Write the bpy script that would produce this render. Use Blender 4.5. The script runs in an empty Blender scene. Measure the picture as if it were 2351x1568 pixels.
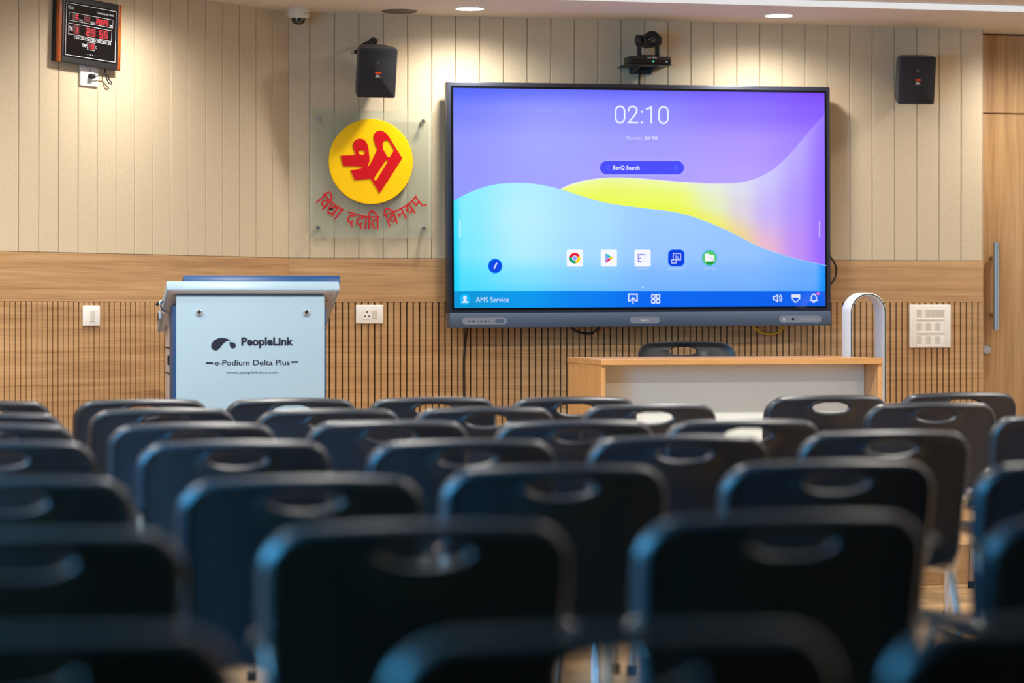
import bpy, bmesh, math, random
from math import sin, cos, tan, pi, radians as R
from mathutils import Vector, Matrix
from mathutils.geometry import tessellate_polygon

# ------------------------------------------------------------------ camera, world, light, exposure
SC = bpy.context.scene
COL = SC.collection
F_PX, PSI, H_PX, CX, CZ = 6071.07, 0.22266, 703.77, 1175.5, 1.155   # focal length in px, yaw, horizon row, centre column, eye height
W = 12.694                       # back wall plane (y)
XC, PHI = 1.768, 0.741           # corner with the diagonal wall, and that wall's angle
CEIL, CEIL_UP = 2.578, 2.610     # soffit by the back wall, main ceiling
STAGE, STAGE_Y = 0.17, 10.30
cam_d = bpy.data.cameras.new('camera')
cam = bpy.data.objects.new('camera', cam_d)
COL.objects.link(cam)
cam.location = (0, 0, CZ)
cam.rotation_euler = (pi / 2, 0, -PSI)
cam_d.sensor_width = 36.0
cam_d.lens = F_PX / 2351 * 36.0
cam_d.shift_y = (H_PX - 784.0) / 2351
cam_d.clip_start = 0.05
cam_d.dof.use_dof = True
cam_d.dof.focus_distance = 12.0
cam_d.dof.aperture_fstop = 1.8
SC.camera = cam
SC.view_settings.view_transform = 'Standard'
SC.view_settings.look = 'None'
SC.view_settings.gamma = 1.0
SC.view_settings.use_curve_mapping = False
SC.view_settings.exposure = 0.0
SC.cycles.use_denoising = True
SC.cycles.max_bounces = 8
SC.cycles.diffuse_bounces = 4
SC.cycles.sample_clamp_indirect = 8
world = bpy.data.worlds.new('World')
SC.world = world
world.use_nodes = True
world.node_tree.nodes['Background'].inputs['Color'].default_value = (0.45, 0.66, 1.0, 1)
world.node_tree.nodes['Background'].inputs['Strength'].default_value = 1.5
DOWNLIGHT = 104.0                 # watts of one downlight
DOWNLIGHT_ROOM = 285.0           # the brighter ones over the stage edge and the front rows
LAMP_COL = (1.0, .95, .86)
WIN_RADIANCE = 38.0               # daylight seen through a window
WIN_COL = (0.06, 0.50, 1.0)
WINDOWS = [(4.1, 5.5), (5.9, 7.3)]          # left wall, along y
WINDOWS_REAR = []            # rear wall, along x
for k, (a0, a1, rear) in enumerate([(p, q, 0) for p, q in WINDOWS] + [(p, q, 1) for p, q in WINDOWS_REAR]):
    ld = bpy.data.lights.new('daylight', 'AREA')
    ld.shape = 'RECTANGLE'; ld.size = a1 - a0; ld.size_y = 1.3
    ld.color = WIN_COL; ld.energy = WIN_RADIANCE * pi * (a1 - a0) * 1.3
    lo = bpy.data.objects.new('daylight', ld); COL.objects.link(lo)
    lo.location = ((a0 + a1) / 2, -3.35, 1.6) if rear else (-1.85, (a0 + a1) / 2, 1.6)
    lo.rotation_euler = (pi / 2, 0, 0 if rear else -pi / 2)      # faces into the room

# ------------------------------------------------------------------ picture point -> place
def fdir(u):
    t = (u - CX) / F_PX
    return sin(PSI) + t * cos(PSI), cos(PSI) - t * sin(PSI)
def P(u, v, Y):
    a, b = fdir(u); k = Y / b
    return Vector((k * a, Y, CZ - (v - H_PX) / F_PX * k))
def PC(u, v, z):
    d = F_PX * (z - CZ) / (H_PX - v); a, b = fdir(u)
    return Vector((d * a, d * b, z))
CP, SP = cos(PHI), sin(PHI)
def PL(u, v, off=0.0):
    """point on the diagonal wall plane moved `off` into the room -> (distance along the wall from the corner, height)"""
    a, b = fdir(u)
    qx, qy = XC + off * SP, W - off * CP
    det = -a * SP + b * CP
    # k*(a,b) = (qx,qy) + s*(CP,SP)
    k = (-qx * SP + qy * CP) / det
    s = (a * qy - b * qx) / det * -1
    s = ((k * a - qx) * CP + (k * b - qy) * SP)
    return s, CZ - (v - H_PX) / F_PX * k

# ------------------------------------------------------------------ materials
def lin(r, g, b):
    f = lambda c: (c / 255 / 12.92) if c <= 10.3 else ((c / 255 + .055) / 1.055) ** 2.4
    return (f(r), f(g), f(b), 1)
def mat(name, col, rough=0.5, metal=0.0, spec=0.5, bump=0.0, bscale=200, var=0.0, vscale=8, coat=0.0):
    m = bpy.data.materials.new(name); m.use_nodes = True
    nt = m.node_tree; b = nt.nodes['Principled BSDF']
    b.inputs['Base Color'].default_value = col
    b.inputs['Roughness'].default_value = rough
    b.inputs['Metallic'].default_value = metal
    b.inputs['Specular IOR Level'].default_value = spec
    b.inputs['Coat Weight'].default_value = coat
    if bump or var:
        tc = nt.nodes.new('ShaderNodeTexCoord')
    if bump:
        n = nt.nodes.new('ShaderNodeTexNoise'); n.inputs['Scale'].default_value = bscale; n.inputs['Detail'].default_value = 3
        nt.links.new(tc.outputs['Object'], n.inputs['Vector'])
        bp = nt.nodes.new('ShaderNodeBump'); bp.inputs['Strength'].default_value = bump; bp.inputs['Distance'].default_value = 0.002
        nt.links.new(n.outputs['Fac'], bp.inputs['Height']); nt.links.new(bp.outputs['Normal'], b.inputs['Normal'])
    if var:
        n = nt.nodes.new('ShaderNodeTexNoise'); n.inputs['Scale'].default_value = vscale; n.inputs['Detail'].default_value = 6
        nt.links.new(tc.outputs['Object'], n.inputs['Vector'])
        r = nt.nodes.new('ShaderNodeValToRGB')
        c = col
        r.color_ramp.elements[0].position = .3; r.color_ramp.elements[1].position = .7
        r.color_ramp.elements[0].color = (c[0] * (1 - var), c[1] * (1 - var), c[2] * (1 - var), 1)
        r.color_ramp.elements[1].color = (min(1, c[0] * (1 + var)), min(1, c[1] * (1 + var)), min(1, c[2] * (1 + var)), 1)
        nt.links.new(n.outputs['Fac'], r.inputs['Fac']); nt.links.new(r.outputs['Color'], b.inputs['Base Color'])
    return m
def emit(name, col, strength):
    m = bpy.data.materials.new(name); m.use_nodes = True
    nt = m.node_tree; b = nt.nodes['Principled BSDF']
    b.inputs['Base Color'].default_value = (0, 0, 0, 1)
    b.inputs['Emission Color'].default_value = col
    b.inputs['Emission Strength'].default_value = strength
    return m
def wood(name, dark, mid, light, scale, rough=0.45, plank=None):
    """grain: noise stretched along the direction whose scale is smallest"""
    m = bpy.data.materials.new(name); m.use_nodes = True
    nt = m.node_tree; b = nt.nodes['Principled BSDF']; b.inputs['Roughness'].default_value = rough
    tc = nt.nodes.new('ShaderNodeTexCoord')
    mp = nt.nodes.new('ShaderNodeMapping'); mp.inputs['Scale'].default_value = scale
    nt.links.new(tc.outputs['Object'], mp.inputs['Vector'])
    n1 = nt.nodes.new('ShaderNodeTexNoise'); n1.inputs['Scale'].default_value = 1; n1.inputs['Detail'].default_value = 5
    n1.inputs['Roughness'].default_value = .62; n1.inputs['Distortion'].default_value = .55
    nt.links.new(mp.outputs['Vector'], n1.inputs['Vector'])
    mp2 = nt.nodes.new('ShaderNodeMapping'); mp2.inputs['Scale'].default_value = [s * 4.5 for s in scale]
    nt.links.new(tc.outputs['Object'], mp2.inputs['Vector'])
    n2 = nt.nodes.new('ShaderNodeTexNoise'); n2.inputs['Scale'].default_value = 1; n2.inputs['Detail'].default_value = 4
    nt.links.new(mp2.outputs['Vector'], n2.inputs['Vector'])
    mx = nt.nodes.new('ShaderNodeMix'); mx.data_type = 'FLOAT'; mx.inputs[0].default_value = .35
    nt.links.new(n1.outputs['Fac'], mx.inputs[2]); nt.links.new(n2.outputs['Fac'], mx.inputs[3])
    r = nt.nodes.new('ShaderNodeValToRGB')
    e = r.color_ramp.elements
    e[0].position = .33; e[0].color = dark; e[1].position = .68; e[1].color = light
    k = e.new(.5); k.color = mid
    nt.links.new(mx.outputs[0], r.inputs['Fac'])
    out = r.outputs['Color']
    if plank:
        bk = nt.nodes.new('ShaderNodeTexBrick')
        bk.inputs['Scale'].default_value = 1; bk.inputs['Brick Width'].default_value = plank[0]; bk.inputs['Row Height'].default_value = plank[1]
        bk.inputs['Mortar Size'].default_value = .002; bk.inputs['Color1'].default_value = (1, 1, 1, 1); bk.inputs['Color2'].default_value = (.82, .82, .82, 1)
        bk.inputs['Mortar'].default_value = (.08, .06, .05, 1)
        nt.links.new(tc.outputs['Object'], bk.inputs['Vector'])
        ml = nt.nodes.new('ShaderNodeMix'); ml.data_type = 'RGBA'; ml.blend_type = 'MULTIPLY'; ml.inputs[0].default_value = 1
        nt.links.new(out, ml.inputs[6]); nt.links.new(bk.outputs['Color'], ml.inputs[7]); out = ml.outputs[2]
    nt.links.new(out, b.inputs['Base Color'])
    return m
M = {}
M['board'] = mat('beige board', lin(203, 186, 157), .75, var=.05, vscale=60, bump=.15, bscale=300)
WOODC = (lin(148, 110, 70), lin(182, 142, 98), lin(204, 166, 120))
M['wood_h'] = wood('oak veneer across', *WOODC, (.75, 10, 34))
M['wood_v'] = wood('oak veneer upright', lin(148, 112, 72), lin(176, 138, 95), lin(196, 158, 114), (26, 14, .9))
M['beech'] = wood('beech laminate', lin(186, 134, 82), lin(202, 150, 94), lin(214, 162, 106), (40, 20, 2.0), .35)
M['beech_h'] = wood('beech laminate across', lin(186, 134, 82), lin(202, 150, 94), lin(214, 162, 106), (2.0, 20, 40), .25)
M['floor'] = wood('floor laminate', lin(140, 108, 74), lin(166, 132, 92), lin(186, 150, 108), (1.2, 14, 14), .35, plank=(1.2, .19))
M['slot'] = mat('black backing', lin(22, 20, 18), .9)
M['ceiling'] = mat('ceiling paint', lin(216, 210, 202), .8, bump=.05, bscale=120)
M['fascia'] = mat('white gloss trim', lin(246, 246, 246), .4)
M['plaster'] = mat('cream wall paint', lin(214, 206, 192), .85, bump=.05)
M['black'] = mat('black plastic', lin(26, 27, 31), .42)
M['black_gloss'] = mat('black gloss', lin(8, 9, 12), .12)
M['rubber'] = mat('black rubber', lin(14, 14, 15), .6)
M['grey_bezel'] = mat('dark slate bezel', lin(50, 55, 70), .35, metal=.4)
M['bar'] = mat('slate soundbar', lin(70, 88, 112), .45, bump=.1, bscale=900)
M['bar_light'] = mat('pale slate', lin(124, 132, 148), .4)
M['white'] = mat('white plastic', lin(236, 234, 230), .35)
M['offwhite'] = mat('cream plastic', lin(214, 206, 190), .4)
M['shade_plastic'] = mat('grey rocker plastic', lin(206, 200, 190), .4)
M['chrome'] = mat('chrome', (.75, .76, .78, 1), .18, metal=1)
M['steel'] = mat('brushed steel', (.52, .53, .55, 1), .32, metal=1)
M['chair'] = mat('dark moulded plastic', lin(26, 32, 41), .38, bump=.06, bscale=700)
M['seat'] = mat('dark seat plastic', lin(40, 43, 50), .24)
M['tablet'] = mat('pale grey laminate', lin(206, 208, 214), .4)
M['pod_white'] = mat('white powder coat', lin(152, 176, 192), .4, bump=.03, bscale=800)
M['pod_grey'] = mat('pale grey powder coat', lin(196, 192, 196), .45)
M['pod_blue'] = mat('blue powder coat', lin(0, 66, 120), .4)
M['slot_blue'] = mat('dark teal recess', lin(30, 52, 66), .6)
M['ink'] = mat('navy ink', lin(22, 26, 48), .5)
M['desk_white'] = mat('white laminate', lin(226, 230, 222), .4)
M['fan_white'] = mat('white gloss plastic', lin(236, 236, 240), .3)
M['green'] = mat('dark green slit', lin(20, 54, 34), .4)
M['yellow'] = mat('yellow acrylic', lin(250, 200, 0), .3)
M['red'] = mat('red acrylic', lin(200, 0, 18), .35)
M['rosewood'] = wood('burl strip', lin(90, 40, 18), lin(160, 76, 22), lin(200, 100, 24), (30, 30, 9), .3)
M['grille'] = mat('dark speaker mesh', lin(30, 31, 40), .7, bump=.3, bscale=900)
M['speaker_side'] = mat('speaker cabinet', lin(72, 73, 80), .5)
M['orange'] = mat('orange badge', lin(240, 84, 20), .4)
M['badge'] = mat('pale badge print', lin(215, 212, 206), .5)
M['lamp'] = emit('lit diffuser', (1.0, .93, .84, 1), 12.0)
M['strip'] = emit('self-glowing fascia', (1.0, .98, .98, 1), .78)  # brightness of the white ceiling-step fascia, put in as emission
M['led_red'] = emit('red digits', lin(255, 24, 40), 1.2)
M['led_dim'] = mat('dim red window', lin(88, 30, 36), .3)
M['led_green'] = emit('green pilot light', lin(30, 230, 180), 1.3)
M['print'] = mat('white print', lin(205, 208, 212), .5)
M['yellow_cable'] = mat('yellow cable', lin(215, 165, 20), .5)
M['dome'] = mat('smoked dome', lin(20, 22, 26), .05, coat=1)
M['grey_mesh'] = mat('grey ceiling grille', lin(112, 104, 98), .8, bump=.4, bscale=400)
M['paper'] = mat('tan paper tag', lin(196, 160, 120), .7)
def glass_mat():
    m = bpy.data.materials.new('etched greenish glass'); m.use_nodes = True
    nt = m.node_tree; b = nt.nodes['Principled BSDF']; o = nt.nodes['Material Output']
    b.inputs['Base Color'].default_value = lin(192, 196, 184); b.inputs['Roughness'].default_value = .04
    t = nt.nodes.new('ShaderNodeBsdfTransparent'); t.inputs['Color'].default_value = (.94, .97, .94, 1)
    mx = nt.nodes.new('ShaderNodeMixShader'); mx.inputs[0].default_value = .22
    nt.links.new(t.outputs[0], mx.inputs[1]); nt.links.new(b.outputs[0], mx.inputs[2]); nt.links.new(mx.outputs[0], o.inputs['Surface'])
    return m
M['glass'] = glass_mat()
def window_glass():
    m = bpy.data.materials.new('clear pane'); m.use_nodes = True
    nt = m.node_tree; b = nt.nodes['Principled BSDF']; o = nt.nodes['Material Output']
    b.inputs['Base Color'].default_value = (.02, .02, .02, 1); b.inputs['Roughness'].default_value = .02
    t = nt.nodes.new('ShaderNodeBsdfTransparent')
    mx = nt.nodes.new('ShaderNodeMixShader'); mx.inputs[0].default_value = .06
    nt.links.new(t.outputs[0], mx.inputs[1]); nt.links.new(b.outputs[0], mx.inputs[2]); nt.links.new(mx.outputs[0], o.inputs['Surface'])
    return m
M['pane'] = window_glass()
def screen_mat():
    m = bpy.data.materials.new('lit display picture'); m.use_nodes = True
    nt = m.node_tree; b = nt.nodes['Principled BSDF']
    a = nt.nodes.new('ShaderNodeVertexColor'); a.layer_name = 'Col'
    b.inputs['Base Color'].default_value = (.004, .004, .004, 1)
    b.inputs['Roughness'].default_value = .12
    b.inputs['Specular IOR Level'].default_value = .35
    nt.links.new(a.outputs['Color'], b.inputs['Emission Color']); b.inputs['Emission Strength'].default_value = 1.0
    return m
M['screen'] = screen_mat()

# ------------------------------------------------------------------ mesh helpers
class G:
    """collects shapes and links them as ONE mesh object"""
    def __init__(s): s.bm = bmesh.new()
    def _join(s, t):
        me = bpy.data.meshes.new('t'); t.to_mesh(me); t.free(); s.bm.from_mesh(me); bpy.data.meshes.remove(me)
    def box(s, x0, x1, y0, y1, z0, z1, bev=0, seg=2, mtx=None):
        t = bmesh.new(); bmesh.ops.create_cube(t, size=1)
        for v in t.verts:
            v.co = Vector(((x0 + x1) / 2 + v.co.x * (x1 - x0), (y0 + y1) / 2 + v.co.y * (y1 - y0), (z0 + z1) / 2 + v.co.z * (z1 - z0)))
        if bev: bmesh.ops.bevel(t, geom=t.edges[:], offset=bev, segments=seg, profile=.5, affect='EDGES', clamp_overlap=True)
        if mtx is not None: t.transform(mtx)
        s._join(t); return s
    def loft(s, loops, cap0=True, cap1=True, closed=True, ring=False):
        rows = [[s.bm.verts.new(p) for p in lp] for lp in loops]
        n = len(rows[0]); rr = list(zip(rows, rows[1:]))
        if ring: rr.append((rows[-1], rows[0]))
        for a, b in rr:
            for i in range(n if closed else n - 1):
                j = (i + 1) % n
                try: s.bm.faces.new((a[i], a[j], b[j], b[i]))
                except ValueError: pass
        if not ring:
            if cap0: s.bm.faces.new(rows[0][::-1])
            if cap1: s.bm.faces.new(rows[-1])
        return s
    def cyl(s, p0, p1, r0, r1=None, n=20):
        r1 = r0 if r1 is None else r1
        p0, p1 = Vector(p0), Vector(p1); d = (p1 - p0).normalized()
        u = d.orthogonal().normalized(); w = d.cross(u)
        ring = lambda p, r: [p + (u * cos(2 * pi * i / n) + w * sin(2 * pi * i / n)) * r for i in range(n)]
        return s.loft([ring(p0, r0), ring(p1, r1)])
    def tube(s, pts, r, n=10, closed=False):
        pts = [Vector(p) for p in pts]; N = len(pts); loops = []; u = None
        for i, p in enumerate(pts):
            a = pts[i - 1] if (i > 0 or closed) else p; b = pts[(i + 1) % N] if (i < N - 1 or closed) else p
            d = (b - a).normalized()
            if u is None: u = d.orthogonal().normalized()
            u = (u - d * u.dot(d)).normalized(); w = d.cross(u)
            rr = r[i] if isinstance(r, (list, tuple)) else r
            loops.append([p + (u * cos(2 * pi * k / n) + w * sin(2 * pi * k / n)) * rr for k in range(n)])
        return s.loft(loops, ring=closed)
    def lathe(s, prof, c, axis='z', n=32):
        """prof: (radius, distance along axis)"""
        c = Vector(c); loops = []
        for r, h in prof:
            r = max(r, 1e-5)
            if axis == 'z': loops.append([c + Vector((cos(2 * pi * i / n) * r, sin(2 * pi * i / n) * r, h)) for i in range(n)])
            elif axis == 'y': loops.append([c + Vector((cos(2 * pi * i / n) * r, h, sin(2 * pi * i / n) * r)) for i in range(n)])
            else: loops.append([c + Vector((h, cos(2 * pi * i / n) * r, sin(2 * pi * i / n) * r)) for i in range(n)])
        return s.loft(loops)
    def poly(s, pts, y, t=0.0, holes=()):
        """flat figure in the x-z plane facing -y at depth y, optionally t thick (towards +y)"""
        rings = [list(pts)] + [list(h) for h in holes]
        flat = [p for rg in rings for p in rg]
        tri = tessellate_polygon([[Vector((p[0], p[1], 0)) for p in rg] for rg in rings])
        fv = [s.bm.verts.new((p[0], y, p[1])) for p in flat]
        for a, b, c in tri:
            A, B, Cc = flat[a], flat[b], flat[c]
            ar = (B[0] - A[0]) * (Cc[1] - A[1]) - (B[1] - A[1]) * (Cc[0] - A[0])
            if abs(ar) < 1e-14: continue
            try: s.bm.faces.new((fv[a], fv[b], fv[c]) if ar > 0 else (fv[a], fv[c], fv[b]))
            except ValueError: pass
        if t:
            bv = [s.bm.verts.new((p[0], y + t, p[1])) for p in flat]; o = 0
            for rg in rings:
                n = len(rg)
                for i in range(n):
                    j = (i + 1) % n
                    try: s.bm.faces.new((fv[o + i], fv[o + j], bv[o + j], bv[o + i]))
                    except ValueError: pass
                o += n
        return s
    def stroke(s, pts, w, y, t=0.0):
        """mitred ribbon with round ends, drawn in the x-z plane"""
        q = [pts[0]]
        for p in pts[1:]:
            if math.hypot(p[0] - q[-1][0], p[1] - q[-1][1]) > w * .08: q.append(p)
        if len(q) < 2: return s
        closed = len(q) > 3 and math.hypot(q[0][0] - q[-1][0], q[0][1] - q[-1][1]) < w * .3
        if closed: q = q[:-1]
        n = len(q); h = w / 2; L, Rr = [], []
        for i in range(n):
            a = q[i - 1] if (i or closed) else q[i]; b = q[(i + 1) % n] if (i < n - 1 or closed) else q[i]
            d1 = Vector((q[i][0] - a[0], q[i][1] - a[1])); d2 = Vector((b[0] - q[i][0], b[1] - q[i][1]))
            d1 = d1.normalized() if d1.length > 1e-9 else d2.normalized(); d2 = d2.normalized() if d2.length > 1e-9 else d1
            m = d1 + d2; m = m.normalized() if m.length > .2 else d1
            k = h / max(.45, m.dot(d1)); nx, nz = -m.y * k, m.x * k
            L.append((q[i][0] + nx, q[i][1] + nz)); Rr.append((q[i][0] - nx, q[i][1] - nz))
        for i in range(n if closed else n - 1):
            j = (i + 1) % n; s.poly([L[i], Rr[i], Rr[j], L[j]], y, t)
        if not closed:
            for c, a, b in ((q[0], L[0], Rr[0]), (q[-1], Rr[-1], L[-1])):
                a0 = math.atan2(a[1] - c[1], a[0] - c[0])
                s.poly([(c[0] + cos(a0 + pi * k / 8) * h, c[1] + sin(a0 + pi * k / 8) * h) for k in range(9)], y, t)
        return s
    def text(s, body, x0, x1, z0, z1, y, bold=0.0, t=0.0, shear=0.0):
        vs, fs = glyphs(body, bold, shear)
        ax, bx = min(v[0] for v in vs), max(v[0] for v in vs); az, bz = min(v[1] for v in vs), max(v[1] for v in vs)
        m = [s.bm.verts.new((x0 + (v[0] - ax) / (bx - ax) * (x1 - x0), y, z0 + (v[1] - az) / (bz - az) * (z1 - z0))) for v in vs]
        for f in fs:
            try: s.bm.faces.new([m[i] for i in f])
            except ValueError: pass
        return s
    def put(s, name, m, parent=None, smooth=40, weld=False):
        if weld: bmesh.ops.remove_doubles(s.bm, verts=s.bm.verts[:], dist=1e-5)
        me = bpy.data.meshes.new(name); s.bm.to_mesh(me); s.bm.free()
        me.materials.append(m)
        if smooth:
            me.polygons.foreach_set('use_smooth', [True] * len(me.polygons))
            me.set_sharp_from_angle(angle=R(smooth))
        o = bpy.data.objects.new(name, me); COL.objects.link(o)
        if parent is not None: o.parent = parent
        return o
_gl = {}
def glyphs(body, bold, shear):
    k = (body, bold, shear)
    if k not in _gl:
        c = bpy.data.curves.new('t', 'FONT'); c.body = body; c.offset = bold; c.shear = shear; c.resolution_u = 4
        o = bpy.data.objects.new('t', c); COL.objects.link(o)
        dg = bpy.context.evaluated_depsgraph_get(); dg.update()
        me = bpy.data.meshes.new_from_object(o.evaluated_get(dg))
        _gl[k] = ([tuple(v.co[:2]) for v in me.vertices], [tuple(p.vertices) for p in me.polygons])
        bpy.data.objects.remove(o); bpy.data.curves.remove(c); bpy.data.meshes.remove(me)
    return _gl[k]
def thing(name, label, cat, loc=(0, 0, 0), rot=(0, 0, 0), group=None):
    o = bpy.data.objects.new(name, None); COL.objects.link(o); o.empty_display_size = .1
    o.location = loc; o.rotation_euler = rot; o['label'] = label; o['category'] = cat
    if group: o['group'] = group
    return o
def tag(o, label, cat, group=None):
    o['label'] = label; o['category'] = cat
    if group: o['group'] = group
    return o
def struct(o): o['kind'] = 'structure'; return o
def dup(root, loc=None, rot=None, label=None):
    def cp(o, par):
        c = o.copy(); COL.objects.link(c)
        if par is not None: c.parent = par
        for ch in [q for q in ALLCH.get(o.name, [])]: cp(ch, c)
        return c
    ALLCH = {}
    for q in list(COL.objects):
        if q.parent: ALLCH.setdefault(q.parent.name, []).append(q)
    c = cp(root, None)
    if loc is not None: c.location = loc
    if rot is not None: c.rotation_euler = rot
    if label: c['label'] = label
    return c
def catmull(pts, n=8):
    out = []
    for i in range(len(pts) - 1):
        p0 = pts[max(i - 1, 0)]; p1 = pts[i]; p2 = pts[i + 1]; p3 = pts[min(i + 2, len(pts) - 1)]
        for k in range(n):
            t = k / n
            out.append(tuple(.5 * (2 * b + (c - a) * t + (2 * a - 5 * b + 4 * c - d) * t * t + (3 * b - a - 3 * c + d) * t ** 3) for a, b, c, d in zip(p0, p1, p2, p3)))
    out.append(tuple(pts[-1])); return out
def disc(cx, cz, r, n=32, rz=None):
    rz = rz or r
    return [(cx + cos(2 * pi * i / n) * r, cz + sin(2 * pi * i / n) * rz) for i in range(n)]
def rrect(x0, x1, z0, z1, r, n=6):
    out = []
    for cx, cz, a in ((x1 - r, z1 - r, 0), (x0 + r, z1 - r, 90), (x0 + r, z0 + r, 180), (x1 - r, z0 + r, 270)):
        for k in range(n + 1):
            t = R(a + 90 * k / n); out.append((cx + cos(t) * r, cz + sin(t) * r))
    return out

# ------------------------------------------------------------------ the room
XR, XL, YB = 8.2, -1.5, -3.0
X_END = P(2256.6, 400, W).x          # right end of the panelled back wall
DOOR_Y = W + 0.20
Z_BAND, Z_SLOT = CZ + .2331, CZ + .02145
QL = (XC - XL) / CP                  # length of the diagonal wall
struct(G().box(XL - .3, XR + .3, YB - .3, W + .5, -.12, 0).put('floor', M['floor'], smooth=0))
st = G().box(XL - .1, XR, STAGE_Y, W + .3, 0.0, STAGE, .004)
struct(st.put('floor_stage', M['floor'], smooth=0))
struct(G().box(XL - .3, XR + .3, 11.93, W + .5, CEIL, CEIL + .14).put('ceiling', M['ceiling'], smooth=0))
struct(G().box(XL - .3, XR + .3, YB - .3, 11.925, CEIL_UP, CEIL_UP + .12).put('ceiling_main', M['ceiling'], smooth=0))
ls = thing('glowing_fascia', 'long white fascia with added glow along the step of the ceiling above the screen', 'ceiling light', (3.2, 11.93, CEIL))  # white trim face of the step, no lamp; its glow is added
G().box(XL - 3.2, 4.9, -.003, .0, .0, CEIL_UP - CEIL, .001, 1).put('fascia_backing', M['white'], ls, smooth=0)
G().box(XL - 3.2, 4.9, -.006, -.003, .0015, CEIL_UP - CEIL - .0015).put('fascia_glow', M['strip'], ls, smooth=0)

def panelled(parent, x0, x1, grooves, slots):
    """upper boards, veneer band and slatted dado in a wall's own frame (front face at y=0)"""
    g = G(); e = [x0] + [q for q in grooves if x0 + .005 < q < x1 - .005] + [x1]
    for a, b in zip(e, e[1:]): g.box(a + .0012, b - .0012, 0, .012, Z_BAND + .001, CEIL + .02, .003, 1)
    g.put('board_panel', M['board'], parent, smooth=0)
    G().box(x0, x1, -.001, .012, Z_SLOT, Z_BAND, .001, 1).put('veneer_band', M['wood_h'], parent, smooth=0)
    g = G(); e = [x0] + [q for q in slots if x0 + .01 < q < x1 - .01] + [x1]
    for i, (a, b) in enumerate(zip(e, e[1:])):
        g.box(a + (.0033 if i else 0), b - (.0033 if i < len(e) - 2 else 0), 0, .012, STAGE - .02, Z_SLOT - .0005, .0008, 1)
    g.put('slat_panel', M['wood_h'], parent, smooth=0)
def slot_positions(joints, p=.0318, m=.0205):
    out = []
    for a, b in zip(joints, joints[1:]):
        n = round((b - a - 2 * m) / p)
        out += [a + m + (b - a - 2 * m) * k / n for k in range(n + 1)]
    return out
j1, j2 = P(1206, 760, W).x, P(1747.5, 760, W).x
wb = struct(G().box(XC, X_END - .0005, W + .014, W + .19, STAGE - .1, CEIL + .05).put('wall_back', M['slot'], smooth=0))
pw = j2 - j1
fr = bpy.data.objects.new('cladding', None); COL.objects.link(fr); fr.parent = wb; fr.location = (0, W, 0)
panelled(fr, XC, X_END, [XC + .1037 + .11998 * k for k in range(60)], slot_positions([j1 - pw, j1, j2, j2 + pw]))
G().box(X_END - .001, X_END + .0005, W, W + .20, STAGE, CEIL + .02).put('wall_return', M['board'], wb, smooth=0)
wl = struct(G().box(-QL - .2, .16, .014, .15, -.05, CEIL + .1).put('wall_back_left', M['slot'], smooth=0))
wl.location = (XC, W, 0); wl.rotation_euler = (0, 0, PHI)
jl = PL(270, 760)[0]
fr = bpy.data.objects.new('cladding', None); COL.objects.link(fr); fr.parent = wl
pl_ = -jl
panelled(fr, -QL, 0.004, [-.11998 * k for k in range(70, 0, -1)], slot_positions(sorted([0 - pl_ * k for k in range(0, 7)])))
def wall_box(name, *b):
    return struct(G().box(*b).put(name, M['plaster'], smooth=0))
wall_box('wall_right', XR, XR + .15, YB, W + .4, -.05, CEIL_UP + .1)
YL1 = W - QL * SP
g = G(); zs, zt = .90, 2.25
g.box(XL - .15, XR + .15, YB - .15, YB, -.05, zs).box(XL - .15, XR + .15, YB - .15, YB, zt, CEIL_UP + .1)
ed = [XL - .15] + [q for w_ in WINDOWS_REAR for q in w_] + [XR + .15]
for a, b in zip(ed[0::2], ed[1::2]): g.box(a, b, YB - .15, YB, zs, zt)
struct(g.put('wall_front', M['plaster'], smooth=0))
g = G()
g.box(XL - .15, XL, YB, YL1 + .1, -.05, zs).box(XL - .15, XL, YB, YL1 + .1, zt, CEIL_UP + .1)
ed = [YB] + [q for w_ in WINDOWS for q in w_] + [YL1 + .1]
for a, b in zip(ed[0::2], ed[1::2]): g.box(XL - .15, XL, a, b, zs, zt)
struct(g.put('wall_left', M['plaster'], smooth=0))
for k, (ya, yb, rear) in enumerate([(p, q, 0) for p, q in WINDOWS] + [(p, q, 1) for p, q in WINDOWS_REAR]):
    bx = (lambda g, a, b, d0, d1, c, d, *r: g.box(a, b, YB + d0, YB + d1, c, d, *r)) if rear else (lambda g, a, b, d0, d1, c, d, *r: g.box(XL + d0, XL + d1, a, b, c, d, *r))
    g = G()
    for a, b, c, d in ((ya, yb, zs, zs + .05), (ya, yb, zt - .05, zt), (ya, ya + .05, zs, zt), (yb - .05, yb, zs, zt), ((ya + yb) / 2 - .025, (ya + yb) / 2 + .025, zs, zt)):
        bx(g, a, b, -.11, -.05, c, d, .004, 1)
    wn = struct(g.put('window_%d' % (k + 1), M['white'], smooth=0))
    bx(G(), ya + .05, yb - .05, -.083, -.077, zs + .05, zt - .05).put('pane', M['pane'], wn, smooth=0)

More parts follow.
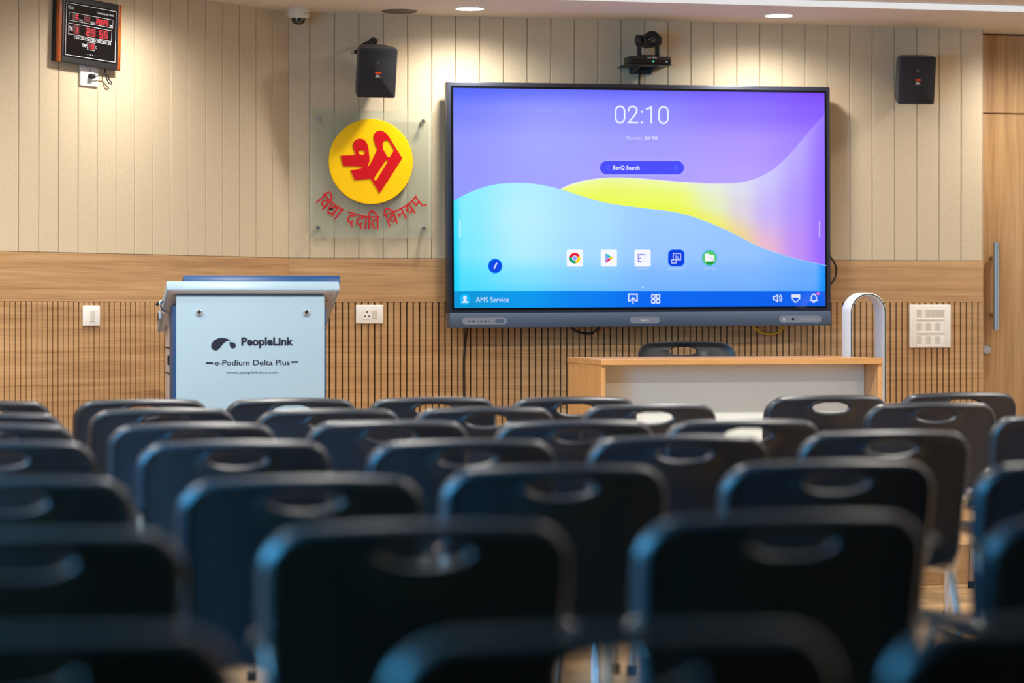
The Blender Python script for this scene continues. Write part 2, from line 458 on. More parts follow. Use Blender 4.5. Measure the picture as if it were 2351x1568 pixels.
# door to the right, set back behind the end of the panelled wall
struct(G().box(X_END - .45, XR, DOOR_Y + .045, DOOR_Y + .16, STAGE - .1, CEIL + .05).put('wall_back_right', M['slot'], smooth=0))
zj = P(2257, 260, DOOR_Y).z
dr = struct(G().box(X_END - .12, X_END + 1.0, DOOR_Y, DOOR_Y + .04, STAGE + .004, zj - .003, .0015, 1).put('door_1', M['wood_v'], smooth=0))
G().box(X_END - .12, X_END + 1.0, DOOR_Y, DOOR_Y + .04, zj + .003, CEIL - .008, .0015, 1).put('transom_panel', M['wood_v'], dr, smooth=0)
g = G()
a, b = P(2287.5, 557, DOOR_Y - .07), P(2287.5, 757, DOOR_Y - .07)
g.cyl((a.x, DOOR_Y - .07, a.z), (a.x, DOOR_Y - .07, b.z), .0185, n=24)
hd = g.put('handle', M['steel'], dr)
for v in (590, 723):
    z = P(2287, v, DOOR_Y - .07).z
    G().cyl((a.x, DOOR_Y + .002, z), (a.x, DOOR_Y - .06, z), .011).put('handle_post', M['steel'], hd)
c = P(2264, 803, DOOR_Y)
G().lathe([(.026, .002), (.026, -.012), (.020, -.018), (.0, -.018)], (c.x, DOOR_Y, c.z), 'y').put('lock', M['steel'], dr)
struct(G().box(X_END + 1.02, XR, DOOR_Y - .01, DOOR_Y + .05, STAGE - .02, CEIL + .03).put('wall_beside_door', M['plaster'], smooth=0))

# ------------------------------------------------------------------ ceiling fittings
def downlight(loc, label, watts):
    t = thing('ceiling_light', label, 'ceiling light', loc, group='round ceiling downlights')
    G().lathe([(.075, .004), (.075, -.004), (.071, -.007), (.066, -.0065), (.066, .004)], (0, 0, 0)).put('ring', M['white'], t)
    G().lathe([(.066, -.003), (.066, -.006), (0, -.006)], (0, 0, 0)).put('diffuser', M['lamp'], t)
    ld = bpy.data.lights.new('lamp', 'SPOT'); ld.energy = watts; ld.color = LAMP_COL
    ld.spot_size = R(164); ld.spot_blend = 1.0; ld.shadow_soft_size = .06
    lo = bpy.data.objects.new('lamp', ld); COL.objects.link(lo); lo.parent = t; lo.location = (0, 0, -.012)
    return t
p1, p2 = PC(1078.5, 18, CEIL), PC(1788, 34, CEIL)
d1 = downlight(p1, 'lit round ceiling light above the left edge of the big screen', DOWNLIGHT)
dup(d1, p2, label='lit round ceiling light above the right half of the big screen')
sp = p2.x - p1.x
for k, q in enumerate([(p2.x + sp, p2.y)]):
    dup(d1, (q[0], q[1], CEIL), label='lit round ceiling light out of the frame above the door')
nL = Vector((SP, -CP, 0)); sL = Vector((CP, SP, 0)); cor = Vector((XC, W, 0))
for k, s in enumerate((-1.25, -2.75)):
    q = cor + sL * s + nL * .42
    zc = CEIL if q.y > 11.95 else CEIL_UP
    dup(d1, (q.x, q.y, zc), label='lit round ceiling light beside the angled left wall, ' + ('first' if k == 0 else 'second') + ' from the corner')
d2 = None
rows_ = ('stage edge', 'front rows')
cols_ = ('far left', 'left', 'centre', 'right', 'far right')
for i, y in enumerate((9.9, 7.6)):
    for j, x in enumerate((-.6, 1.3, 3.2, 5.1, 7.0)):
        lb = 'lit round ceiling light out of the frame over the %s, %s' % (rows_[i], cols_[j])
        if d2 is None: d2 = downlight((x, y, CEIL_UP), lb, DOWNLIGHT_ROOM)
        else: dup(d2, (x, y, CEIL_UP), label=lb)
c = PC(917, 25, CEIL)
t = thing('ceiling_speaker', 'round grey ceiling speaker grille between dome camera and left downlight', 'ceiling speaker', c)
G().lathe([(.084, .003), (.084, -.004), (.078, -.006), (.076, -.002), (.076, .003)], (0, 0, 0)).put('rim', M['grey_mesh'], t)
G().lathe([(.076, .002), (.076, -.003), (0, -.003)], (0, 0, 0)).put('grille', M['grey_mesh'], t)
# dome camera
dx = P(685.5, 30, 12.545)
t = thing('dome_camera', 'white dome security camera on the ceiling in the left corner', 'security camera', (dx.x, 12.545, CEIL))
G().lathe([(.058, .002), (.058, -.004), (.0545, -.006), (.0535, -.034), (.050, -.042), (.040, -.048), (0, -.048)], (0, 0, 0), n=40).put('housing', M['offwhite'], t)
G().lathe([(.036, -.046)] + [(.036 * cos(R(a)), -.048 - .031 * sin(R(a))) for a in range(0, 91, 10)], (0, 0, 0), n=32).put('dome', M['dome'], t)
G().text('DOME', .018, .044, -.030, -.024, -.0505).put('lettering', M['grey_mesh'], t, smooth=0)

# ------------------------------------------------------------------ things on the diagonal left wall
def on_left(name, label, cat, s, z, off=0.0, roll=0.0):
    q = cor + sL * s + nL * off
    t = thing(name, label, cat, (q.x, q.y, z), (0, 0, PHI))
    t.rotation_mode = 'XYZ'; t.rotation_euler = (Matrix.Rotation(PHI, 3, 'Z') @ Matrix.Rotation(roll, 3, 'Y')).to_euler('XYZ')
    return t
# digital clock; picture corners of its face: right top (283,14), right bottom (276.8,163.5), left bottom (131,139)
off = .038; roll = .036
sr, zr = PL(280, 90, off); slb, zlb = PL(131.5, 139.5, off); srb, zrb = PL(276.5, 163.5, off); srt, zrt = PL(283, 13, off)
cw = math.hypot(srb - slb, zrb - zlb); chh = math.hypot(srt - srb, zrt - zrb)
sc_, zc_ = (slb + srt) / 2, (zlb + zrt) / 2
t = on_left('wall_clock', 'black digital calendar clock with red digits high on the left wall', 'clock', sc_, zc_, 0, roll)
hw, hh = cw / 2, chh / 2
G().box(-hw - .004, hw - .01, -.02, 0, -hh + .004, hh - .004, .003).put('case', M['black'], t, smooth=0)
G().box(-hw + .022, hw - .022, -.038, -.018, -hh, hh, .004).put('frame', M['black'], t, smooth=0)
for sx in (-1, 1):
    G().box(min(sx * hw, sx * (hw - .024)), max(sx * hw, sx * (hw - .024)), -.036, -.018, -hh, hh, .005).put('wood_strip', M['rosewood'], t, smooth=0)
fw, fh = hw - .042, hh - .034
fp = G().box(-fw - .008, fw + .008, -.0395, -.03, -fh - .008, fh + .008, .001, 1).put('face_panel', M['black_gloss'], t, smooth=0)
yy = -.0402
def cq(a, b):            # point of the zoomed clock picture (1568 px crop of [100,0,320,220]) -> face coordinates
    s, z = PL(100 + a / 7.127, b / 7.127, off)
    ds, dz = s - sc_, z - zc_
    return ds * cos(roll) - dz * sin(roll), ds * sin(roll) + dz * cos(roll)
def outline(g, pts, w): g.stroke(list(pts) + [pts[0]], w, yy)
g = G()
outline(g, [(-fw, -fh), (fw, -fh), (fw, fh), (-fw, fh)], .0024)
def row_box(g, q, w=.0016):
    pts = [cq(*p) for p in q]; outline(g, pts, w)
row_box(g, [(418, 196), (1132, 330), (1125, 462), (410, 328)])
row_box(g, [(405, 374), (1113, 505), (1105, 682), (398, 552)])
row_box(g, [(715, 690), (838, 710), (833, 832), (710, 812)])
for k in range(7):
    a = 500 + 87 * k; b = 590 + 16 * k
    row_box(g, [(a, b), (a + 74, b + 13), (a + 72, b + 50), (a - 2, b + 37)], .0012)
def ctext(g, s, a0, a1, b0, b1, bold=.01, shear=0):
    p = cq(a0, b1); q = cq(a1, b1 ); r = cq(a0, b0); zz = (p[1] + q[1]) / 2
    g.text(s, p[0], q[0], zz, zz + (r[1] - p[1]), yy, bold, shear=shear)
ctext(g, 'Rishi', 400, 485, 90, 150)
ctext(g, 'Complete Century Calendar', 868, 1150, 215, 262, .005, .3)
ctext(g, 'DATE', 583, 635, 318, 350); ctext(g, 'MONTH', 765, 838, 352, 388); ctext(g, 'YEAR', 1072, 1120, 408, 440)
ctext(g, 'TIME', 412, 475, 432, 505); ctext(g, 'TEMP.', 620, 706, 716, 772); ctext(g, 'C', 845, 860, 756, 800)
for k, s in enumerate(('SUN', 'MON', 'TUE', 'WED', 'THU', 'FRI', 'SAT')):
    a = 526 + 87 * k; b = 600 + 16 * k; ctext(g, s, a, a + 40, b + 4, b + 34)
for k, r_ in enumerate((3, 5, 8, 12, 8, 5, 3)):
    c = cq(685 + 28 * k, 885 + 5 * k); g.poly(disc(c[0], c[1], r_ / 7.127 * .0019, 12), yy)
g.put('lettering', M['print'], fp, smooth=0)
g = G()
for q in ([(470, 220), (525, 230), (525, 330), (470, 318)], [(655, 258), (760, 278), (757, 372), (652, 352)], [(482, 402), (580, 420), (578, 570), (482, 552)], [(692, 452), (850, 480), (848, 612), (690, 585)], [(905, 494), (1050, 520), (1048, 645), (903, 620)], [(722, 703), (828, 722), (825, 820), (720, 800)], [(852, 300), (1062, 340), (1060, 425), (850, 388)]):
    G().poly([cq(*p) for p in q][::-1], yy + .0002).put('digit_window', M['led_dim'], fp, smooth=0)
SEG = {'0': 'abcdef', '1': 'bc', '2': 'abged', '5': 'afgcd', '6': 'afgedc', '9': 'abcdfg'}
def digit(ch, a0, a1, b0, b1, slant):
    g = G()
    # slant: downward drift of the row per px
    f = lambda x, y: cq(a0 + (a1 - a0) * x, b0 + (b1 - b0) * y + slant * (a1 - a0) * x)
    L = {'a': ((.15, 0), (.95, 0)), 'b': ((1, .05), (.97, .47)), 'c': ((.95, .53), (.9, .95)), 'd': ((.05, 1), (.82, 1)), 'e': ((.02, .53), (0, .95)), 'f': ((.08, .05), (.05, .47)), 'g': ((.1, .5), (.9, .5))}
    for s in SEG[ch]: g.stroke([f(*L[s][0]), f(*L[s][1])], .0034, yy - .0003)
    g.put('red_digit', M['led_red'], fp, smooth=0)
digit('6', 530, 565, 245, 320, .15)
for k, ch in enumerate('2026'): digit(ch, 858 + 53 * k, 893 + 53 * k, 312 + 10 * k, 388 + 10 * k, .15)
digit('1', 508, 545, 438, 535, .15)
for k, (ch, a) in enumerate((('2', 700), ('9', 785), ('5', 910), ('6', 987))): digit(ch, a, a + 48, 462 + .17 * (a - 700), 582 + .17 * (a - 700), .15)
for a, b in ((662, 478), (660, 545), (873, 516), (870, 582)): G().poly(disc(*cq(a, b), .0022, 12), yy - .0003).put('red_dot', M['led_red'], fp, smooth=0)
digit('9', 782, 815, 728, 798, .15)
# socket and plug below the clock
s0, z0 = PL(181.5, 190, .0); s1, z1 = PL(222.5, 150, .0)
t = on_left('wall_socket', 'white wall socket directly below the digital clock', 'socket', (s0 + s1) / 2, (z0 + z1) / 2)
hw, hh = (s1 - s0) / 2, (z1 - z0) / 2 + .012
G().box(-hw, hw, -.010, 0, -hh, hh, .004).put('plate', M['white'], t, smooth=0)
G().box(-hw * .55, hw * .55, -.0115, -.009, -hh * .7, hh * .55, .001, 1).put('socket_module', M['white'], t, smooth=0)
for a, b in ((0, .3), (-.2, -.2), (.2, -.2)): G().poly(disc(a * hw, b * hh, .003, 12), -.0118).put('pin_hole', M['black'], t, smooth=0)
t2 = on_left('power_cable', 'black plug and short looped cable below the digital clock', 'cable', (s0 + s1) / 2, (z0 + z1) / 2)
G().box(-.012, .016, -.035, -.010, -.022, .000, .006, 3).put('plug', M['rubber'], t2)
lw = PL(245, 172, .02)[0] - (s0 + s1) / 2
pts = catmull([(.01, -.03, -.012), (.035, -.034, -.006), (lw - .008, -.03, .004), (lw + .012, -.022, -.016), (lw + .034, -.02, -.034), (lw + .012, -.022, -.034), (lw - .004, -.02, -.005), (lw - .006, -.014, .035)], 6)
G().tube(pts, .0028, 8).put('cord', M['rubber'], t2)
# light switch on the left dado
s0, z0 = PL(188.5, 749, 0); s1, z1 = PL(226.5, 701, 0)
t = on_left('light_switch', 'single white light switch on the slatted wall left of the podium', 'switch', (s0 + s1) / 2, (z0 + z1) / 2)
hw, hh = (s1 - s0) / 2, (z1 - z0) / 2
G().box(-hw, hw, -.011, 0, -hh, hh, .005, 3).put('plate', M['white'], t)
G().box(-hw * .22, hw * .32, -.0135, -.010, -hh * .55, hh * .48, .0015, 1).put('rocker', M['shade_plastic'], t, smooth=0)

# ------------------------------------------------------------------ things on the back wall
def wall_plate(name, label, cat, u0, u1, v0, v1):
    a, b = P(u0, v1, W), P(u1, v0, W)
    t = thing(name, label, cat, ((a.x + b.x) / 2, W, (a.z + b.z) / 2))
    hw, hh = (b.x - a.x) / 2, (b.z - a.z) / 2
    G().box(-hw, hw, -.011, 0, -hh, hh, .004, 3).put('plate', M['white'], t)
    return t, hw, hh
t, hw, hh = wall_plate('wall_socket', 'white wall socket on the slatted wall right of the podium', 'socket', 816.5, 879.5, 700, 743)
G().box(-hw * .52, hw * .12, -.0125, -.010, -hh * .55, hh * .5, .001, 1).put('socket_module', M['white'], t, smooth=0)
G().box(hw * .17, hw * .56, -.0125, -.010, -hh * .45, hh * .42, .001, 1).put('rocker', M['shade_plastic'], t, smooth=0)
for a, b in ((-.2, .23), (-.34, -.22), (-.05, -.22)): G().poly(disc(a * hw, b * hh, .0042, 12), -.0128).put('pin_hole', M['black'], t, smooth=0)
t, hw, hh = wall_plate('switchboard', 'large white switchboard with three rows of switches beside the door', 'switch', 2087, 2181.5, 699.5, 798.5)
for r_, cells in enumerate((('d', 'l', 'd', 'd'), ('d', 'l', 'd', 'l', 'd', 'l'), ('d', 'l', 'd', 'l', 'd', 'l'))):
    zc = hh * (.62 - .62 * r_ - .03)
    n = len(cells); x = -hw * .67
    ws = [hw * 1.36 / 6] * 6 if n == 6 else [hw * 1.36 / 6, hw * 1.36 / 6, hw * 1.36 / 6, hw * 1.36 / 2]
    for cch, w_ in zip(cells, ws):
        G().box(x + .001, x + w_ - .001, -.0135 if cch == 'l' else -.012, -.010, zc - hh * .19, zc + hh * .19, .001, 1).put('rocker', M['white'] if cch == 'l' else M['shade_plastic'], t, smooth=0)
        x += w_
    G().box(-hw * .68, hw * .68, -.014, -.010, zc - hh * .30, zc - hh * .21, .0015, 1).put('sill', M['white'], t, smooth=0)

# loudspeakers
def speaker(label, u, v, Y, yaw, pitch, arm):
    c = P(u, v, Y)
    t = thing('wall_speaker', label, 'speaker', c, group='wall loudspeakers')
    Rm = Matrix.Rotation(yaw, 3, 'Z') @ Matrix.Rotation(pitch, 3, 'X')
    t.rotation_euler = Rm.to_euler('XYZ')
    hw, hh, dp = .093, .120, .155
    def sec(y, w, h, r):
        return [(x, y, z) for x, z in rrect(-w, w, -h, h, r, 4)]
    G().loft([sec(0, hw, hh, .010), sec(.03, hw, hh, .012), sec(.07, hw * .98, hh * .99, .02), sec(.11, hw * .90, hh * .97, .03), sec(dp, hw * .66, hh * .90, .03)]).put('cabinet', M['speaker_side'], t)
    g = G(); g.loft([sec(.002, hw - .003, hh - .003, .008), sec(-.006, hw - .004, hh - .004, .008), sec(-.011, hw - .016, hh - .010, .01)]); g.put('grille', M['grille'], t)
    G().poly(rrect(-.012, .018, -.0, .0085, .003), -.0116).put('badge_bar', M['orange'], t, smooth=0)
    G().text('JBL', -.011, .014, -.022, -.006, -.0116, .03).put('badge', M['badge'], t, smooth=0)
    G().lathe([(.008, -.010), (.008, -.013), (.005, -.014), (0, -.014)], (-.002, 0, .052), 'y', 16).put('tweeter_mark', M['speaker_side'], t)
    inv = Rm.transposed(); loc = lambda p: inv @ (Vector(p) - c)
    a = Vector(arm)
    G().cyl(loc((a.x, W + .002, a.z)), loc((a.x, W - .018, a.z)), .020, .016).put('wall_mount', M['rubber'], t)
    e = c + Rm @ Vector((-.02, .12, .03))
    m1 = P(829, 109, W - .075) if v < 175 else c + Rm @ Vector((0, .18, .04))
    g = G()
    g.tube([loc(p) for p in catmull([(a.x, W - .01, a.z), (a.x - .01, W - .05, a.z - .004), tuple(m1), tuple(e)], 6)], .009, 10).put('bracket_arm', M['rubber'], t)
    return t
arm = P(857, 95, W)
s1 = speaker('black wall speaker left of the big screen above the emblem sign', 866, 168, 12.475, R(0), R(17), arm)
k = P(817.5, 119, W)
G().lathe([(.011, .004), (.011, -.012), (.008, -.016), (0, -.016)], (k.x, W, k.z), 'y', 16)
kn = G().lathe([(.011, .002), (.011, -.012), (.007, -.016), (0, -.016)], (0, 0, 0), 'y', 16).put('wall_plug', M['rubber'])
kn.location = (k.x, W, k.z); tag(kn, 'small round black wall plug at upper left of the left speaker', 'wall plug')
arm = P(2110, 190, W)
speaker('black wall speaker right of the big screen near the door', 2105.5, 185, 12.48, R(-7), R(12), arm)

# video camera on its little shelf above the screen
Yp = 12.56
ca = P(1488, 149.5, Yp)
t = thing('wall_shelf', 'small dark wall shelf under the black video camera', 'shelf', (ca.x, W, ca.z))
sh0, sh1 = P(1440, 150, W - .19).x - ca.x, P(1544, 150, W - .19).x - ca.x
G().box(sh0, sh1, -.19, .0, -.004, 0, .001, 1).put('shelf_board', M['black'], t, smooth=0)
G().box(sh0 * .5, sh1 * .5, -.012, .0, -.034, -.004, .002, 1).put('back_plate', M['speaker_side'], t, smooth=0)
for sx in (-.045, .045):
    g = G(); g.loft([[(sx - .003, 0, -.034), (sx - .003, 0, -.004), (sx - .003, -.17, -.004)], [(sx + .003, 0, -.034), (sx + .003, 0, -.004), (sx + .003, -.17, -.004)]])
    g.put('gusset', M['speaker_side'], t, smooth=0)
t = thing('conference_camera', 'black pan tilt video camera on the shelf above the screen', 'video camera', (ca.x, Yp, ca.z))
b0, b1 = P(1445, 148, Yp - .055).x - ca.x, P(1541.5, 148, Yp - .055).x - ca.x
zt_ = (149.5 - 131.5) / F_PX * 12.95
bs = G().box(b0, b1, -.055, .055, .001, zt_, .006, 2).put('base', M['black'], t)
G().box(b0 + .012, b1 - .004, -.0565, -.05, .003, zt_ * .62, .001, 1).put('front_window', M['black_gloss'], bs, smooth=0)
G().text('POLYVISION', -.018, .028, zt_ * .74, zt_ * .92, -.0557, .03).put('lettering', M['print'], bs, smooth=0)
G().text('4K', .072, .086, zt_ * .24, zt_ * .46, -.0568, .03).put('lettering', M['print'], bs, smooth=0)
G().poly(disc(.011, zt_ * .36, .0042, 16), -.0569).put('pilot_light', M['led_green'], bs, smooth=0)
hc = P(1495, 90.8, Yp - .04); hx, hz = hc.x - ca.x, hc.z - ca.z
fl, fr_ = P(1466, 110, Yp).x - ca.x, P(1510, 110, Yp).x - ca.x
zb = zt_
G().lathe([(.045, zb - .001), (.045, zb + .004), (0, zb + .004)], ((fl + fr_) / 2, 0, 0)).put('turntable', M['black'], t)
g = G().box(fl - .004, fr_ + .004, -.022, .022, zb + .004, zb + .010, .002, 1)
g.box(fl - .004, fl + .010, -.022, .022, zb + .006, hz + .02, .003, 2).box(fr_ - .010, fr_ + .004, -.022, .022, zb + .006, hz + .02, .003, 2).put('yoke', M['black'], t)
g = G()
g.lathe([(.0, -.014), (.022, -.014), (.027, -.008), (.027, .012), (.024, .016), (0, .016)], (fl, 0, hz), 'x', 28)
g.lathe([(.0, -.012), (.024, -.012), (.027, -.006), (.027, .006), (.022, .012), (0, .012)], (fr_ + .004, 0, hz), 'x', 28)
g.put('motor_cap', M['black'], t)
G().lathe([(.030, .06), (.036, .05), (.038, .02), (.041, -.05), (.041, -.062), (.037, -.066), (.033, -.062), (.030, -.056), (0, -.056)], (hx, 0, hz), 'y', 40).put('camera_head', M['black'], t)
G().lathe([(.022, -.055), (.020, -.060), (.014, -.064), (0, -.066)], (hx, 0, hz), 'y', 32).put('lens', M['dome'], t)
t = thing('camera_cable', 'thin black cable hanging from the camera shelf behind the screen', 'cable', (ca.x, W, ca.z))
pa = [P(1470, 150, W - .05), P(1472, 158, W - .05), P(1468.5, 172, W - .03), P(1467.5, 195, W - .02), P(1467, 240, W - .02)]
G().tube(catmull([tuple(q - Vector((ca.x, W, ca.z))) for q in pa], 5), .0055, 8).put('cord', M['rubber'], t)

# ------------------------------------------------------------------ emblem sign
Ys = W - .040
a, b = P(710.5, 545.5, Ys), P(993.5, 256.5, Ys)
c0 = Vector(((a.x + b.x) / 2, Ys, (a.z + b.z) / 2))
t = thing('emblem_sign', 'glass sign with yellow disc, red emblem and red Devanagari motto', 'sign', c0)
hw, hh = (b.x - a.x) / 2, (b.z - a.z) / 2
G().box(-hw, hw, -.004, .004, -hh, hh, .0012, 1).put('glass_sheet', M['glass'], t, smooth=0)
def sg(u, v, Y=Ys - .02):
    q = P(u, v, Y); return q.x - c0.x, q.z - c0.z
for u, v in ((730, 274.5), (971.5, 279), (729.5, 523.5), (972.5, 524.5)):
    x, z = sg(u, v, Ys - .012)
    G().lathe([(.006, .040), (.006, .004), (.0095, .0035), (.0095, -.004)], (x, 0, z), 'y', 20).put('standoff', M['steel'], t)
    G().lathe([(.0125, -.004), (.0125, -.013), (.009, -.018), (0, -.018)], (x, 0, z), 'y', 24).put('standoff_cap', M['chrome'], t)
cx_, cz_ = sg(852, 371); rr_ = sg(948, 371)[0] - cx_
dk = G(); dk.lathe([(rr_, -.004), (rr_, -.018), (rr_ - .0015, -.020), (0, -.020)], (cx_, 0, cz_), 'y', 96)
dk = dk.put('yellow_disc', M['yellow'], t)
z3 = lambda L: [sg(690 + x / 4.9, 240 + y / 4.9, Ys - .022) for x, y in L]
outer = [(450, 576), (612, 568), (620, 556), (608, 525), (596, 495), (591, 462), (598, 425), (618, 400), (645, 387), (680, 385), (712, 395), (738, 420), (755, 455), (765, 500), (770, 560), (776, 600), (776, 640), (757, 680), (764, 690), (776, 686), (868, 498), (845, 460), (829, 410), (823, 362), (832, 325), (855, 300), (890, 290), (930, 300), (965, 325), (990, 355), (1143, 605), (891, 997), (790, 834), (613, 850), (562, 738), (680, 721), (697, 712), (685, 701), (650, 695), (480, 691)]
eye = [(651, 538), (657, 522), (670, 513), (687, 511), (710, 518), (724, 531), (728, 545), (715, 560), (690, 568), (668, 563), (656, 552)]
leaf = [(1054, 510), (1000, 420), (985, 405), (960, 401), (938, 412), (925, 440), (923, 475), (930, 505), (950, 545), (985, 593), (995, 598), (1004, 592)]
slot = [(960, 627), (970, 622), (978, 628), (980, 642), (970, 660), (858, 845), (845, 857), (832, 850), (827, 832), (835, 815)]
G().poly(z3(outer), -.0235, .004, [z3(eye), z3(leaf), z3(slot)]).put('red_emblem', M['red'], dk, smooth=0)
z6 = lambda L: [sg(720 + x / 8.707, 440 + y / 8.707, Ys - .006) for x, y in L]
STR = [
 [(205, 45), (228, 72), (335, 190), (450, 280), (600, 372)], [(228, 72), (55, 220)], [(228, 72), (262, 22), (310, 12), (350, 50), (358, 120), (335, 190)],
 [(292, 205), (262, 178), (230, 172), (185, 195), (165, 245), (190, 285), (235, 282), (275, 245), (292, 205)], [(335, 190), (180, 350)],
 [(440, 285), (398, 325), (345, 275), (315, 320), (330, 345), (385, 352), (330, 345), (290, 375), (292, 415), (330, 438), (385, 432)], [(490, 310), (365, 495)], [(562, 355), (428, 545)],
 [(692, 405), (850, 450), (960, 483), (1050, 500), (1180, 506), (1312, 505)], [(822, 455), (800, 490), (730, 482), (692, 530), (696, 590), (740, 625), (765, 600), (785, 578)], [(740, 625), (762, 645), (768, 690)],
 [(990, 490), (962, 540), (900, 532), (864, 580), (870, 632), (920, 662), (945, 640), (958, 620)], [(920, 662), (938, 685), (945, 728)], [(1050, 505), (1030, 732)], [(1108, 500), (1100, 737)],
 [(1112, 490), (1115, 420), (1135, 395), (1160, 387), (1210, 412), (1282, 502)], [(1276, 505), (1280, 737)], [(1275, 568), (1200, 576), (1166, 612), (1174, 665), (1215, 732)],
 [(1437, 460), (1518, 687)], [(1432, 465), (1410, 400), (1430, 352), (1490, 345), (1550, 370), (1602, 407)], [(1408, 473), (1600, 405), (1750, 335), (1900, 240), (1980, 168), (2045, 88)],
 [(1590, 410), (1668, 628)], [(1612, 480), (1560, 487), (1525, 530), (1540, 580), (1590, 597), (1628, 560), (1640, 530)],
 [(1745, 335), (1850, 537)], [(1792, 430), (1690, 456), (1722, 492)], [(1890, 240), (2022, 422)], [(1832, 290), (1882, 320), (1862, 362), (1885, 402), (1930, 412), (1965, 372), (1962, 332)],
 [(1958, 185), (2045, 265), (2112, 196)], [(2030, 258), (2048, 278)], [(2030, 110), (2180, 285), (2250, 265)]]
g = G()
for k, L in enumerate(STR): g.stroke(z6(catmull(L, 4) if len(L) > 3 else L), .0064, -.0075 - .00015 * k, .003)
g.put('red_lettering', M['red'], t, smooth=0)

# ------------------------------------------------------------------ interactive display
TX, TZ, TR, GAP = 3.501, CZ + .53065, .00466, .13
Yd = W - GAP
tv = thing('interactive_display', 'large wall mounted touch screen showing a blue and purple home screen', 'screen', (TX, Yd, TZ), (0, -TR, 0))
def loc_tv(u, v, dy=0.0):
    q = P(u, v, Yd + dy); dx, dz = q.x - TX, q.z - TZ
    return cos(TR) * dx + sin(TR) * dz, -sin(TR) * dx + cos(TR) * dz
AW, AH = 1.895 / 2, 1.066 / 2
L_, T_, B_ = AW + .031, AH + .031, AH + .026
g = G()
g.box(-L_, L_, -.004, .06, -B_, T_, .006, 2)
G().box(-L_ + .06, L_ - .06, .05, .085, -B_ + .05, T_ - .06, .01, 2).put('back_cover', M['black'], tv)
g.put('frame', M['grey_bezel'], tv)
G().box(-AW - .0105, AW + .0105, -.006, -.002, -AH - .0115, AH + .0115, .0008, 1).put('inner_bezel', M['black_gloss'], tv, smooth=0)
G().box(-.5, .5, .08, GAP, -.25, .25, .004, 1).put('wall_bracket', M['black'], tv, smooth=0)
q0, q1 = loc_tv(1022, 236, .05), loc_tv(1028, 303, .05)
G().box(q0[0], q1[0] + .05, .035, .058, q1[1], q0[1], .004, 1).put('side_module', M['black'], tv, smooth=0)
bl = loc_tv(1033, 735, -.035)[0]; br = loc_tv(1909, 735, -.035)[0]
bz0, bz1 = loc_tv(1470, 750.5, -.035)[1], loc_tv(1470, 716.8, -.035)[1]
bar = G().box(bl, br, -.035, .055, bz0, bz1, .005, 2).put('soundbar', M['bar'], tv)
def bp(u, v): return loc_tv(u, v, -.036)
def pill(u0, u1, v0, v1, m, y=-.0362, r=None):
    x0, z0 = bp(u0, v1); x1, z1 = bp(u1, v0)
    return G().poly(rrect(x0, x1, z0, z1, r or (z1 - z0) / 2 * .98), y, .001).put('control_strip', m, bar, smooth=0)
pa = pill(1061.5, 1164, 729, 745, M['bar_light']); pb = pill(1446.5, 1514.5, 727, 742.5, M['bar_light']); pc_ = pill(1789, 1886, 724.5, 740.5, M['bar_light'])
g = G()
for u, w_ in ((1078, 5), (1086.5, 7), (1096, 3.5), (1105, 6), (1114.5, 6), (1123, 3)):
    x0, z0 = bp(u - w_ / 2, 738.5); x1, z1 = bp(u + w_ / 2, 736); g.poly([(x0, z0), (x1, z0), (x1, z1), (x0, z1)], -.0366)
x0, z0 = bp(1137, 741); x1, z1 = bp(1156, 733); G().poly(rrect(x0, x1, z0, z1, .004), -.0366).put('sensor', M['bar'], pa, smooth=0)
g.put('port', M['black'], pa, smooth=0)
x0, z0 = bp(1472, 738); x1, z1 = bp(1489, 732.5)
G().text('BenQ', x0, x1, z0, z1, -.0366, .02).put('lettering', M['print'], pb, smooth=0)
g = G()
for k in range(6): c = bp(1841 + 7.7 * k, 733); g.poly(disc(c[0], c[1], .0022, 12), -.0366)
c = bp(1800, 733); g.poly(rrect(c[0] - .005, c[0] + .005, c[1] - .005, c[1] + .005, .001), -.0366)
g.put('button', M['print'], pc_, smooth=0)
c = bp(1820.5, 732.5); G().poly(disc(c[0], c[1], .009, 20, .005), -.0366).put('sensor', M['black_gloss'], pc_, smooth=0)

# the picture on the screen: one mesh, each figure a hair in front of the last
class Screen:
    def __init__(s): s.v, s.f, s.c, s.lay = [], [], [], 0
    def nxt(s): s.lay += 1; return -.0062 - s.lay * .00006
    def grid(s, rows):
        """rows: list of rows of ((u,v),(r,g,b))"""
        y = s.nxt(); o = len(s.v); m = len(rows[0])
        for r in rows:
            for (u, v), c in r:
                x, z = loc_tv(u, v); s.v.append((min(max(x, -AW), AW), y, min(max(z, -AH), AH))); s.c.append(lin(*c))
        for i in range(len(rows) - 1):
            for j in range(m - 1): s.f.append((o + i * m + j, o + (i + 1) * m + j, o + (i + 1) * m + j + 1, o + i * m + j + 1))
    def _add(s, g, c):
        g.bm.verts.index_update(); o = len(s.v)
        for v in g.bm.verts: s.v.append(tuple(v.co)); s.c.append(lin(*c))
        for f in g.bm.faces: s.f.append(tuple(o + v.index for v in f.verts))
        g.bm.free()
    def poly(s, pts, c, holes=()):
        s._add(G().poly([loc_tv(*p) for p in pts], s.nxt(), 0, [[loc_tv(*p) for p in h] for h in holes]), c)
    def stroke(s, pts, w, c):
        s._add(G().stroke([loc_tv(*p) for p in pts], w * 1.895 / 852, s.nxt()), c)
    def text(s, t, u0, u1, v0, v1, c, bold=0.0):
        a, b = loc_tv(u0, v1), loc_tv(u1, v0)
        s._add(G().text(t, a[0], b[0], a[1], b[1], s.nxt(), bold), c)
